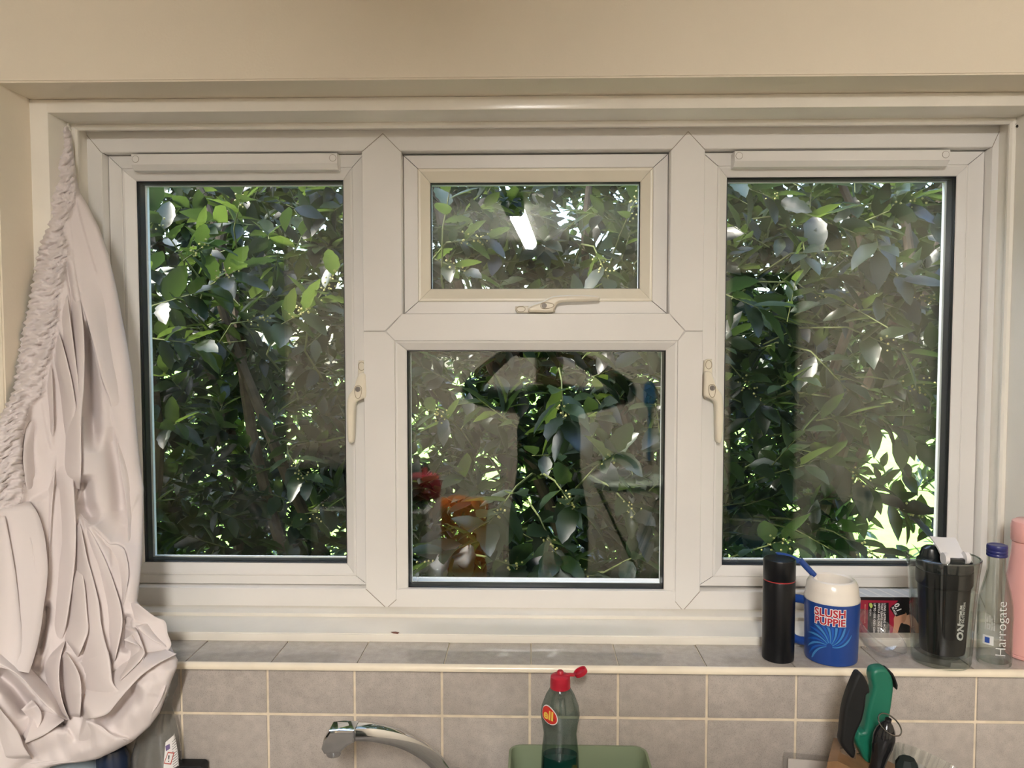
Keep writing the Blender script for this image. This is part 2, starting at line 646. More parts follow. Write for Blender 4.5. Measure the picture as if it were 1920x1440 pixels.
for cx, xo, xi, xib in ((mx_l, op_l[1], op_t[0], op_b[0]), (mx_r, op_r[0], op_t[1], op_b[1])):
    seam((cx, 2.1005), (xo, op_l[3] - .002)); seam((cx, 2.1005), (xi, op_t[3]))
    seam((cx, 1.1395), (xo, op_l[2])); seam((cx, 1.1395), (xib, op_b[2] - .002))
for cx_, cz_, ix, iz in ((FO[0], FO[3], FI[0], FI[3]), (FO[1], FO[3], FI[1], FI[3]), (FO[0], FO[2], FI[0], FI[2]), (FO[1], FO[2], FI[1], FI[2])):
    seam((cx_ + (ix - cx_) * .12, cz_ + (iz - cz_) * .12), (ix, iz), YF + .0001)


def light(op, face, glz, sash=True, beadmat=None, ybase=YS, lip=.003):
    """one light of the window: sash, glazing bead, gasket, double pane"""
    beadmat = beadmat or M_upvc
    O = (op[0] + .001, op[1] - .001, op[2] + .001, op[3] - .001)
    if sash:
        par = ring('sash', O, face, [(0, .29), (0, YS + .001), (.05, YS), (.96, YS), (1, YS + .001), (1, .29)], M_upvc, win)
        par.location = (0, 0, 0)
    else:
        par = win
        face = op
    yb = ybase
    ring('glazing_bead', face, glz, [(0.01, .27), (0.01, yb + .0012), (.08, yb + .0004), (.22, yb + .0008), (.9, yb + .010), (1, yb + .0125), (1, .27)], beadmat, par, .0003)
    g = .0022 if lip > 0 else .0006
    G2 = (glz[0] + g, glz[1] - g, glz[2] + g, glz[3] - g)
    ring('gasket', glz, G2, [(-.3, .268), (-.3, yb + .0125), (.5, yb + .0118), (1, yb + .0145), (1, .268)], M_gasket, par, 0)
    yi, yo = yb + .016, yb + .041
    E = (glz[0] - .004, glz[1] + .004, glz[2] - .004, glz[3] + .004)
    MB().box(E[0], E[1], yi, yi + .004, E[2], E[3]).build('glass_pane', M_pane, par)
    S2 = (glz[0] + lip, glz[1] - lip, glz[2] + lip, glz[3] - lip)
    ring('spacer_bar', E, S2, [(0, yi + .0045), (1, yi + .0045), (1, yo - .0005), (0, yo - .0005)], M_spacer, par, 0)
    MB().box(E[0], E[1], yo, yo + .004, E[2], E[3]).build('glass_pane', M_pane, par)
    S3 = (glz[0] + lip + .0018, glz[1] - lip - .0018, glz[2] + lip + .0018, glz[3] - lip - .0018)
    ring('outer_rebate', E, S3, [(0, yo + .0045), (1, yo + .0045), (.8, yo + .017), (0, yo + .017)], M_outer, par, 0)
    return par


g_l = rect(256, 340, 651, 1056, .2505)
g_r = rect(1363, 333, 1773, 1062, .2505)
g_t = rect(807, 343, 1199, 541, .2505)
g_b = rect(763, 657, 1244, 1105, .2275)
light(op_l, rect(228, 316, 668, 1080, YS), g_l)
light(op_r, rect(1346, 311, 1794, 1084, YS), g_r)
light(op_t, rect(783, 316, 1223, 565, YS), g_t, True, M_bead_old, YS, -.003)
light(op_b, None, g_b, False, None, YF, .0015)


def vent(xa, ya, xb, yb):
    Y = .209
    a, b = at(xa, ya, Y), at(xb, yb, Y)
    zt, zb = a[1], b[1]
    m = MB()
    prof = [(.239, zb), (Y + .010, zb), (Y, zb + (zt - zb) * .33), (Y, zt - .001), (Y + .001, zt), (.239, zt)]
    m.loft([[(x, y, z) for y, z in prof] for x in (a[0], b[0])])
    v = m.build('trickle_vent', M_upvc, win)
    for x in (a[0] + .0085, b[0] - .0085):
        z = zb + (zt - zb) * .68
        c = MB()
        c.tube([(x, Y + .001, z), (x, Y - .0006, z)], .0062, 20)
        c.build('screw_cap', M_upvc, v, True)
        MB().torus((x, Y - .0001, z), (0, 1, 0), .0066, .0005, 24, 5).build('brown_cap_line', M_seam, v)
    return v


vent(246, 289, 632, 316)
vent(1378, 283, 1781, 309)
# dark slot shadow above the vents is real: sash recess behind the frame


def handle(kind):
    """espagnolette handle traced at its real size; kind: 'left', 'right', 'top'"""
    S = 1.0
    sc = 7.575
    lever = [(262, 300), (300, 298), (338, 318), (345, 420), (350, 630), (300, 668), (250, 690), (205, 718), (184, 780), (178, 900), (175, 1050), (166, 1240), (150, 1295),
             (112, 1305), (88, 1255), (74, 1100), (70, 900), (76, 720), (95, 622), (150, 540), (185, 460), (212, 380), (236, 325)]
    base = [(240, 170), (262, 128), (295, 120), (335, 140), (358, 190), (358, 640), (300, 665), (236, 640)]
    kx, ky = 1.0, 1.0
    px = lambda u, v: (640 + u / sc, 660 + v / sc)
    Yb, Yl = YS, YS - .028
    def conv(u, v, Y):
        x, y = px(u, v)
        if kind == 'left':
            return at(x, y, Y)
        lx, lz = at(x, y, Y)
        cx, cz = at(*px(236, 525), Y)
        dx, dz = lx - cx, lz - cz
        if kind == 'right':
            c = at(1335.5, 727, Y)
            return c[0] - dx * .98, c[1] + dz * 1.0
        c = at(1020, 573, Y)
        return c[0] - dz * 1.0, c[1] - dx * .85   # turned to lie level
    h = empty('window_handle', (0, 0, 0))
    c0 = conv(236, 525, Yl)
    h.location = (c0[0], YS, c0[1] - 0)
    h.parent = win
    h.location = Vector((c0[0], YS, c0[1])) - win.location
    bpy.context.view_layer.update()
    MB().plate(smooth_poly([conv(u, v, Yb - .006) for u, v in base], 3), Yb, Yb - .010, .003, 2).build('base_plate', M_handle, h, True, 50)
    MB().plate(smooth_poly([conv(u, v, Yl) for u, v in lever], 3), Yb - .009, Yl, .005, 3).build('lever', M_handle, h, True, 50)
    # oval cover on the plate and lock insert
    def oval(cu, cv, ru, rv, Y):
        return [conv(cu + ru * math.cos(a), cv + rv * math.sin(a), Y) for a in [2 * math.pi * k / 24 for k in range(24)]]
    def xz(p, y):
        return (p[0], y, p[1])
    o = oval(290, 202, 44, 60, Yb - .008)
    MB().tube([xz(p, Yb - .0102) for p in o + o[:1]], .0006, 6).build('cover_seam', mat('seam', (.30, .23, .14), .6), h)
    o = [conv(u, v, Yl) for u, v in ((190, 520), (205, 490), (240, 478), (275, 490), (288, 530), (280, 600), (262, 645), (232, 662), (205, 640), (193, 590))]
    o = smooth_poly(o, 3)
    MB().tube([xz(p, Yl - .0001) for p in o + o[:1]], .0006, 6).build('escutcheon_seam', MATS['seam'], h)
    c = conv(236, 528, Yl)
    lk = MB()
    na = 24
    ang = [2 * math.pi * k / na for k in range(na)]
    outer = [(.0052 * math.cos(q), .0052 * math.sin(q)) for q in ang]
    slot = [(max(-.0012, min(.0012, .0035 * math.cos(q))), max(-.0031, min(.0031, .0035 * math.sin(q)))) for q in ang]
    lv = lambda pts, y: [(c[0] + u_, y, c[1] + w_) for u_, w_ in pts]
    lk.loft([lv(outer, Yl + .001), lv(outer, Yl - .0026), lv(slot, Yl - .0026), lv(slot, Yl - .0002)])
    lk.build('lock_cylinder', M_lockm, h, True, 30)
    return h


handle('left')
handle('right')
handle('top')

# etched quality marks in the corners of the panes, and a chip in the ledge paint
M_etchg = glass('etched glass mark', .02, (.86, .87, .86), None, .5, haze=.10)


def glass_mark(s_, px_, py_, size, Y):
    v, f = text2d(s_, size, 0)
    X0, Z0 = at(px_, py_, Y)
    obj('etched_mark', [(X0 + a, Y, Z0 + b) for a, b in v], f, M_etchg, win)
    MB().torus((X0, Y, Z0), (0, 1, 0), size * .62, .0005, 24, 5).build('etched_ring', M_etchg, win)


glass_mark('e', 777, 1087, .0120, YF + .0155)
glass_mark('+', 1363, 1046, .0120, YS + .0155)
glass_mark('+', 1377, 1052, .0120, YS + .0155)
MB().plate([at(px_, py_, .0858) for px_, py_ in ((733, 1184.5), (742, 1184), (749, 1185.5), (746, 1188), (738, 1187))], .0855, .0837).build('paint_chip', mat('bare red brown wood', (.16, .07, .05), .8), lin)

# ------------------------------------------------------------------ curtain
M_hook = mat('white painted hook', (.82, .78, .70), .3)
M_nail = mat('dark nail', (.08, .07, .06), .4, .8)


def curtain_depth(X, Yp):
    """how far the hanging cloth stands from the wall plane"""
    Yb = np.interp(Yp, [236, 300, 400, 600, 800, 1000, 1120, 1220, 1300, 1480], [.158, .145, .105, .055, .02, -.015, -.045, -.085, -.115, -.12])
    ss = lambda a, b, v: np.clip((v - a) / (b - a), 0, 1) ** 2 * (3 - 2 * np.clip((v - a) / (b - a), 0, 1))
    Yb = Yb + .055 * ss(120, 265, X) * ss(420, 620, Yp) * (1 - ss(950, 1120, Yp))
    Yb = Yb - .055 * ss(110, -10, X) * ss(640, 830, Yp)
    Yb = Yb + .03 * ss(240, 330, X) * ss(1120, 1160, Yp) * (1 - ss(1215, 1260, Yp))
    return Yb


def curtain():
    edgeL = [(118, 236), (110, 258), (103, 290), (97, 330), (91, 368), (89, 400), (85, 432), (73, 470), (63, 520), (56, 560), (48, 600), (42, 625),
             (37, 655), (30, 700), (26, 732), (16, 752), (-4, 790), (-30, 830), (-50, 880), (-62, 940), (-70, 1010), (-74, 1100), (-76, 1200), (-72, 1300), (-64, 1380), (-50, 1440), (-30, 1480)]
    edgeR = [(127, 234), (134, 255), (139, 300), (144, 340), (150, 362), (166, 388), (186, 428), (204, 480), (218, 540), (230, 605), (238, 645), (247, 700), (254, 780), (262, 870),
             (269, 915), (268, 960), (266, 1040), (262, 1085), (257, 1128), (268, 1142), (290, 1156), (308, 1164), (313, 1185), (319, 1210), (326, 1224), (333, 1238), (331, 1252), (321, 1275), (312, 1302),
             (299, 1336), (280, 1362), (248, 1390), (212, 1409), (182, 1423), (150, 1429), (120, 1431), (95, 1437), (70, 1455), (20, 1480)]
    lx = np.array(edgeL, float)
    rx = np.array(edgeR, float)
    ys = np.arange(236, 1479, 2.2)
    nu = 150
    XL = np.interp(ys, lx[:, 1], lx[:, 0])
    XR = np.interp(ys, rx[:, 1], rx[:, 0])
    rng = np.random.RandomState(3)
    # a slightly ruffled left edge
    ruff = np.where(ys < 960, 1, 0) * (2.2 * np.sin(ys * .62) + 1.8 * np.sin(ys * .37 + 1))
    XL = XL + ruff
    u = np.linspace(0, 1, nu)
    X = XL[:, None] + (XR - XL)[:, None] * u[None, :]
    Yp = np.repeat(ys[:, None], nu, 1)
    H = np.zeros_like(X)

    def poly_d(pts):
        P = np.array(pts, float)
        # densify smoothly
        sp = spline([(p[0], p[1], 0) for p in pts], 5)
        P = np.array([(q.x, q.y) for q in sp])
        best = np.full(X.shape, 1e9)
        sgn = np.zeros(X.shape)
        tt = np.zeros(X.shape)
        seg = np.hypot(*(P[1:] - P[:-1]).T)
        cum = np.concatenate([[0], np.cumsum(seg)])
        for i in range(len(P) - 1):
            a, b = P[i], P[i + 1]
            e = b - a
            L2 = e @ e
            if L2 < 1e-9: continue
            t = np.clip(((X - a[0]) * e[0] + (Yp - a[1]) * e[1]) / L2, 0, 1)
            dx, dy = X - (a[0] + t * e[0]), Yp - (a[1] + t * e[1])
            d = np.hypot(dx, dy)
            k = d < best
            best = np.where(k, d, best)
            sgn = np.where(k, e[0] * dy - e[1] * dx, sgn)
            tt = np.where(k, (cum[i] + t * seg[i]) / cum[-1], tt)
        return best, np.sign(sgn), tt

    def fold(pts, side, A, w, soft=1.2, t0=.12, t1=.12, dip=.3):
        A, w = A * .8, w * 1.35
        """an overlapping fold edge. side 'L'/'R' as seen walking down the line: that side lies on top"""
        d, s, t = poly_d(pts)
        hi = (s > 0) if side == 'L' else (s < 0)
        sd = np.where(hi, d, -d)
        step = 1 / (1 + np.exp(-np.clip(sd / soft, -30, 30)))
        prof = step * np.exp(-(np.maximum(sd, 0) / w) ** 1.4) - .30 * (1 - step) * np.exp(-np.maximum(-sd, 0) / 5.0)
        tap = np.clip(t / max(t0, 1e-3), 0, 1) * np.clip((1 - t) / max(t1, 1e-3), 0, 1)
        # beyond the ends distance grows, fade
        nonlocal H
        H = H + A * prof * (tap * tap * (3 - 2 * tap) if (t0 or t1) else 1)

    def ridge(pts, A, w, t0=.2, t1=.2):
        d, s, t = poly_d(pts)
        tap = np.clip(t / t0, 0, 1) * np.clip((1 - t) / t1, 0, 1)
        nonlocal H
        H = H + A * np.exp(-(d / w) ** 2) * tap

    k = .001
    # upper hanging folds
    fold([(141, 360), (152, 410), (166, 460), (184, 520)], 'R', 6 * k, 16)
    fold([(132, 385), (134, 440), (142, 510), (152, 562), (164, 602), (178, 655), (192, 711), (206, 748)], 'L', 13 * k, 26, t0=.3)
    fold([(130, 420), (138, 480), (148, 540), (158, 600), (158, 660), (155, 720), (150, 765)], 'R', 9 * k, 14)
    fold([(151, 770), (151, 840), (151, 880), (149, 915), (141, 948)], 'R', 18 * k, 26, t0=.15, t1=.1)
    fold([(205, 755), (214, 805), (228, 880), (238, 960), (240, 1020)], 'R', 6 * k, 26)
    fold([(262, 925), (246, 960), (238, 990)], 'L', 5 * k, 12)
    fold([(118, 500), (128, 560), (140, 640), (147, 700), (151, 770)], 'R', 6 * k, 11)
    fold([(104, 600), (122, 650), (138, 715), (148, 785)], 'R', 7 * k, 13)
    fold([(96, 652), (112, 690), (130, 740), (143, 800)], 'R', 6 * k, 14)
    fold([(98, 655), (97, 720), (99, 780), (101, 845)], 'L', 5 * k, 20)
    fold([(118, 700), (124, 760), (131, 840), (137, 920), (143, 985), (150, 1030)], 'R', 7 * k, 20)
    fold([(82, 690), (92, 735), (99, 790)], 'R', 4 * k, 9)
    fold([(78, 745), (84, 790), (97, 850)], 'R', 4 * k, 10)
    fold([(60, 760), (52, 800), (44, 860), (50, 900)], 'L', 8 * k, 26)
    fold([(58, 790), (54, 830), (46, 875)], 'L', 4 * k, 12)
    fold([(107, 845), (101, 900), (96, 960), (92, 1040), (88, 1100)], 'L', 7 * k, 22)
    ridge([(172, 560), (190, 640), (205, 720)], 3 * k, 14)
    ridge([(225, 640), (240, 760), (250, 900)], 3 * k, 12)
    ridge([(120, 860), (125, 960), (125, 1060)], 4 * k, 16)
    # tail panel at the far left
    fold([(55, 935), (68, 960), (80, 1000), (88, 1050), (87, 1095), (82, 1135), (77, 1180), (66, 1230), (56, 1262)], 'R', 20 * k, 40, t0=.05, t1=.15)
    fold([(8, 955), (20, 1020), (30, 1085), (38, 1145), (41, 1195), (38, 1245)], 'R', 7 * k, 18)
    fold([(30, 1100), (15, 1170), (5, 1230)], 'R', 4 * k, 14)
    ridge([(55, 960), (62, 1030), (58, 1110), (48, 1180)], 5 * k, 14)
    # middle bundle
    fold([(146, 962), (155, 1010), (162, 1045), (173, 1085), (185, 1130), (188, 1168), (196, 1205), (206, 1240), (208, 1275), (216, 1296)], 'R', 14 * k, 24, t0=.06)
    fold([(150, 966), (176, 1010), (200, 1058), (216, 1102), (228, 1140), (229, 1172), (222, 1210), (210, 1255)], 'R', 13 * k, 22, t0=.06)
    fold([(145, 962), (175, 990), (200, 1015), (205, 1022), (222, 1022), (234, 1034), (241, 1070), (236, 1105), (228, 1142)], 'R', 10 * k, 18, t0=.06)
    fold([(206, 1022), (207, 1055), (206, 1080)], 'L', 5 * k, 10)
    fold([(84, 1136), (94, 1180), (86, 1225), (76, 1262)], 'L', 8 * k, 18)
    fold([(128, 1190), (112, 1235), (110, 1280), (118, 1320), (131, 1350)], 'R', 9 * k, 16)
    fold([(150, 1040), (160, 1100), (163, 1150), (164, 1185), (152, 1215), (140, 1240)], 'R', 9 * k, 18)
    fold([(112, 1215), (124, 1240), (143, 1260), (150, 1295), (148, 1330)], 'R', 9 * k, 14)
    fold([(140, 1242), (168, 1228), (202, 1220)], 'L', -5 * k, 10)
    fold([(158, 1310), (195, 1306), (234, 1292)], 'R', -9 * k, 12)
    fold([(216, 1280), (240, 1262), (268, 1230)], 'R', -8 * k, 12)
    fold([(228, 1200), (258, 1210), (268, 1228)], 'R', -6 * k, 8)
    # kerchief on the sill
    fold([(232, 1162), (262, 1166), (306, 1168)], 'L', 5 * k, 14)
    fold([(250, 1168), (262, 1198), (270, 1226), (262, 1248), (240, 1285)], 'L', 8 * k, 16)
    fold([(252, 1168), (282, 1196), (318, 1216)], 'R', 7 * k, 12)
    # main bundle's lower edge over the sheer skirt
    fold([(326, 1216), (292, 1240), (262, 1264), (236, 1292), (216, 1318), (200, 1336), (176, 1344), (152, 1346)], 'R', 24 * k, 46, t0=.05, t1=.1)
    fold([(-40, 1225), (0, 1244), (38, 1268), (75, 1308), (108, 1338), (132, 1350)], 'R', -22 * k, 42, t0=.05, t1=.12)
    fold([(118, 1350), (82, 1376), (50, 1392)], 'R', 16 * k, 30)
    fold([(155, 1346), (188, 1360), (210, 1376), (246, 1386)], 'L', 13 * k, 26)
    fold([(-10, 1320), (30, 1368), (44, 1400), (60, 1424)], 'L', 9 * k, 20)
    fold([(58, 1312), (74, 1334), (70, 1362), (42, 1388)], 'R', 7 * k, 12)
    ridge([(300, 1260), (270, 1310), (235, 1360)], 6 * k, 16)
    ridge([(280, 1262), (245, 1320), (225, 1365)], 4 * k, 8)
    ridge([(130, 1415), (190, 1400), (240, 1378)], 9 * k, 16)
    # gathered heading: zone along the left edge
    tapeR = np.interp(ys, [236, 350, 385, 430, 470, 505, 560, 600, 650, 700, 742, 760, 800, 830, 870, 893, 905, 945, 960, 1480],
                      [136, 146, 138, 118, 128, 122, 108, 108, 98, 84, 78, 56, 46, 42, 49, 54, 46, 40, 20, -80])
    inz = 1 / (1 + np.exp(-(tapeR[:, None] - X) / 3.0))
    inz = inz * (Yp < 965)
    along = Yp + .35 * (X - XL[:, None]) + 4 * np.sin(X * .11 + Yp * .013) + 3 * np.sin(Yp * .05)
    fr = np.where(Yp < 760, .60, .72)
    wr = np.abs(np.sin(along * fr * .5)) ** .7 * .0036 + np.sin(along * .37 + X * .16) * .0013 + np.sin(along * .93 - X * .33) * .0009
    lumps = .003 * np.sin(Yp * .085 + np.sin(X * .08) * 2) + .0025 * np.sin(X * .19 + Yp * .12)
    H += inz * (wr * 1.9 + lumps * 1.3 + .012)
    # soft large waves and fine crumple
    H += .0022 * np.sin(X * .045 + Yp * .006) * (1 - inz)
    H += .0008 * np.sin(X * .12 - Yp * .03 + 2 * np.sin(Yp * .011)) * (1 - inz)
    # deep hollows between the folds
    for pts_, A_, w_ in (([(163, 600), (168, 680), (172, 760), (176, 850)], -42, 13), ([(154, 890), (160, 945), (176, 985)], -45, 15), ([(58, 785), (50, 845), (57, 900)], -30, 9),
                         ([(-10, 1258), (25, 1290), (62, 1335)], -42, 17), ([(66, 1342), (98, 1352), (128, 1360)], -30, 9), ([(262, 1285), (222, 1328), (182, 1358)], -26, 14),
                         ([(88, 1125), (86, 1170), (74, 1230)], -26, 7), ([(236, 1150), (240, 1185), (232, 1225)], -22, 8), ([(120, 470), (134, 560), (146, 660)], -12, 5), ([(205, 800), (222, 900), (226, 985)], -14, 14)):
        ridge(pts_, A_ * k, w_, .15, .15)
    low = np.clip((Yp - 1120) / 120, 0, 1) * np.clip((X - 20) / 80, .25, 1)
    H += low * (.0014 * np.sin(X * .10 + Yp * .13 + 2 * np.sin(X * .03)) + .0010 * np.sin(X * .21 - Yp * .09))
    # outline turns away from the viewer
    eu = np.minimum(X - XL[:, None], XR[:, None] - X)
    H -= .014 * np.exp(-np.maximum(eu, 0) / 5.0)
    # base depth of the hanging cloth
    Yb = curtain_depth(X, Yp)
    Yw = Yb - H
    # keep clear of wall edge, lip and reveal
    ray = lambda: None
    Yw = np.where(Yp > 1195, np.minimum(Yw, -.034), Yw)
    ux = (X - 960) / FPX
    vy = (Yp - 720) / FPX
    D = np.stack([_f.x + _r.x * ux - _u.x * vy, _f.y + _r.y * ux - _u.y * vy, _f.z + _r.z * ux - _u.z * vy], -1)
    tq = (Yw - CAM.y) / D[..., 1]
    P = np.array(CAM)[None, None] + D * tq[..., None]
    # nothing may enter the plaster reveal or the wall face
    Ylim = CAM.y + D[..., 1] * (OX0 + .006 - CAM.x) / np.minimum(D[..., 0], -1e-3)
    bad = (P[..., 0] < OX0 + .006) & (P[..., 1] > -.006)
    Yw = np.where(bad, np.where(Ylim > 0, Ylim, -.008), Yw)
    tq = (Yw - CAM.y) / D[..., 1]
    P = np.array(CAM)[None, None] + D * tq[..., None]
    n, mcols = X.shape
    idx = np.arange(n * mcols).reshape(n, mcols)
    F = np.stack([idx[:-1, :-1], idx[:-1, 1:], idx[1:, 1:], idx[1:, :-1]], -1).reshape(-1, 4)
    V = P.reshape(-1, 3)
    # split into the gathered heading and the drape
    return V, F, (inz.reshape(-1) > .5)


V, F, hz = curtain()
croot = empty('curtain', atv(123, 245, .158))
tag(croot, 'crumpled pinkish white voile curtain hanging off its hook beside the left casement', 'curtain')


def cloth_part(name, sel):
    fs = F[sel]
    used = np.unique(fs)
    mp = np.full(len(V), -1)
    mp[used] = np.arange(len(used))
    vv = V[used] - np.array(croot.location)
    me = bpy.data.meshes.new(name)
    me.from_pydata(vv.tolist(), [], mp[fs].tolist())
    me.polygons.foreach_set('use_smooth', [True] * len(me.polygons))
    me.materials.append(M_curtain)
    o = bpy.data.objects.new(name, me)
    COL.objects.link(o)
    o.parent = croot
    md = o.modifiers.new('thickness', 'SOLIDIFY')
    md.thickness = .0012
    md.offset = 0
    return o


fh = hz[F].all(1)
cloth_part('drape', ~fh)
cloth_part('gathered_heading', fh)
# overlapping folds lying on the drape: (first edge, second edge = the folded-over edge, height mm, offset mm, taper at start, taper at end)
FOLDS = [
    ([(175, 480), (200, 545), (215, 620), (230, 700), (240, 770), (246, 830)], [(140, 500), (152, 562), (164, 602), (178, 655), (192, 711), (206, 752), (216, 810)], 13, 2, .3, .35),
    ([(250, 860), (252, 920), (250, 980), (246, 1040)], [(214, 790), (226, 880), (236, 940), (240, 1000), (240, 1050)], 8, 2, .3, .2),
    ([(128, 500), (130, 600), (130, 680), (126, 760), (120, 840), (116, 905)], [(144, 520), (154, 590), (158, 650), (157, 720), (152, 790), (152, 870), (149, 918)], 26, 4, .25, .06),
    ([(106, 560), (112, 640), (120, 710), (130, 775), (134, 840)], [(122, 520), (132, 600), (141, 670), (148, 730), (151, 790), (150, 850)], 10, 15, .25, .3),
    ([(92, 640), (100, 690), (110, 740), (118, 800), (124, 860)], [(104, 600), (120, 655), (134, 712), (143, 770), (146, 830)], 9, 18, .25, .35),
    ([(80, 690), (84, 740), (90, 800), (94, 860)], [(94, 655), (98, 710), (100, 770), (101, 840)], 8, 12, .3, .3),
    ([(62, 770), (66, 820), (68, 880), (70, 940)], [(48, 800), (44, 850), (46, 890), (54, 935)], 12, 3, .3, .25),
    ([(70, 930), (74, 980), (78, 1040), (80, 1100)], [(106, 850), (101, 910), (97, 960), (93, 1040), (90, 1100)], 12, 8, .3, .15),
    ([(100, 830), (100, 900), (98, 960), (96, 1030), (92, 1090), (88, 1140), (90, 1190), (84, 1240)], [(134, 850), (139, 930), (142, 985), (141, 1040), (136, 1090), (129, 1140), (122, 1180), (112, 1218)], 15, 8, .25, .15),
    ([(-58, 950), (-64, 1050), (-68, 1150), (-60, 1240)], [(54, 938), (72, 966), (84, 1010), (89, 1060), (87, 1100), (82, 1135), (76, 1180), (66, 1225), (54, 1262)], 34, 6, .04, .0),
    ([(-54, 960), (-58, 1050), (-60, 1150), (-52, 1240)], [(6, 955), (19, 1020), (29, 1080), (37, 1150), (41, 1200), (37, 1248)], 10, 26, .06, .0),
    ([(28, 960), (42, 1020), (52, 1090), (56, 1150)], [(40, 955), (58, 1010), (68, 1080), (70, 1150)], 6, 32, .3, .4),
    ([(160, 982), (185, 1020), (200, 1048), (212, 1080), (221, 1110), (226, 1138)], [(150, 962), (180, 995), (205, 1020), (222, 1022), (234, 1034), (241, 1070), (237, 1105), (228, 1144)], 12, 4, .12, .05),
    ([(148, 975), (157, 1020), (166, 1058), (176, 1098), (187, 1140), (191, 1178), (198, 1215), (205, 1248)], [(152, 968), (177, 1010), (200, 1058), (216, 1102), (227, 1140), (229, 1172), (222, 1210), (211, 1254)], 14, 9, .12, .08),
    ([(134, 970), (138, 1020), (135, 1080), (130, 1130), (128, 1180), (138, 1225), (155, 1262), (178, 1288)], [(147, 964), (156, 1010), (163, 1045), (174, 1085), (185, 1130), (189, 1168), (197, 1205), (207, 1240), (210, 1275), (217, 1297)], 20, 12, .12, .06),
    ([(120, 1060), (122, 1110), (118, 1160), (112, 1200)], [(148, 1040), (158, 1095), (163, 1150), (165, 1182), (154, 1214), (141, 1240)], 9, 24, .3, .1),
    ([(236, 1130), (236, 1165), (244, 1195), (252, 1230), (250, 1262)], [(258, 1132), (290, 1156), (309, 1165), (314, 1188), (320, 1212), (296, 1236), (264, 1262)], 10, 10, .0, .0),
    ([(230, 1168), (234, 1200), (238, 1232), (236, 1262)], [(250, 1169), (263, 1198), (271, 1226), (263, 1248), (240, 1288)], 9, 17, .15, .1),
    ([(292, 1158), (302, 1180), (310, 1200)], [(251, 1170), (280, 1196), (318, 1217)], 7, 16, .12, .1),
    ([(296, 1212), (252, 1224), (215, 1246), (180, 1262), (150, 1290), (140, 1320)], [(331, 1226), (293, 1246), (263, 1268), (237, 1296), (217, 1320), (201, 1338), (177, 1346), (150, 1348)], 24, 16, .0, .12),
    ([(140, 1246), (148, 1272), (153, 1298), (160, 1308)], [(203, 1222), (207, 1250), (211, 1280), (224, 1296)], 9, 28, .0, .0),
    ([(262, 1180), (252, 1205), (240, 1232), (222, 1262)], [(232, 1200), (262, 1212), (270, 1228), (242, 1260), (216, 1284)], 7, 26, .0, .1),
    ([(104, 1215), (112, 1250), (118, 1300), (124, 1345)], [(118, 1214), (138, 1244), (150, 1272), (152, 1310), (149, 1346)], 10, 24, .15, .05),
    ([(84, 1225), (84, 1260), (94, 1300), (108, 1335)], [(126, 1192), (113, 1236), (111, 1280), (119, 1322), (132, 1352)], 8, 20, .15, .05),
    ([(-50, 1188), (10, 1212), (50, 1246), (85, 1282), (116, 1308)], [(-46, 1224), (0, 1246), (38, 1270), (75, 1311), (108, 1341), (134, 1353)], 30, 14, .0, .15),
    ([(130, 1404), (170, 1414), (205, 1410), (246, 1392)], [(152, 1347), (188, 1361), (211, 1378), (248, 1388)], 14, 8, .12, .05),
    ([(70, 1326), (96, 1332), (118, 1346)], [(46, 1394), (82, 1378), (120, 1351)], 18, 6, .0, .0),
    ([(-40, 1300), (-20, 1370), (0, 1430)], [(-6, 1322), (32, 1370), (46, 1402), (62, 1426)], 13, 6, .0, .1),
    ([(40, 1330), (52, 1350), (40, 1380)], [(60, 1312), (77, 1336), (72, 1364), (44, 1390)], 9, 8, .15, .1),
    ([(300, 1272), (272, 1315), (240, 1360)], [(318, 1262), (298, 1318), (262, 1366)], 5, 6, .25, .3),
]


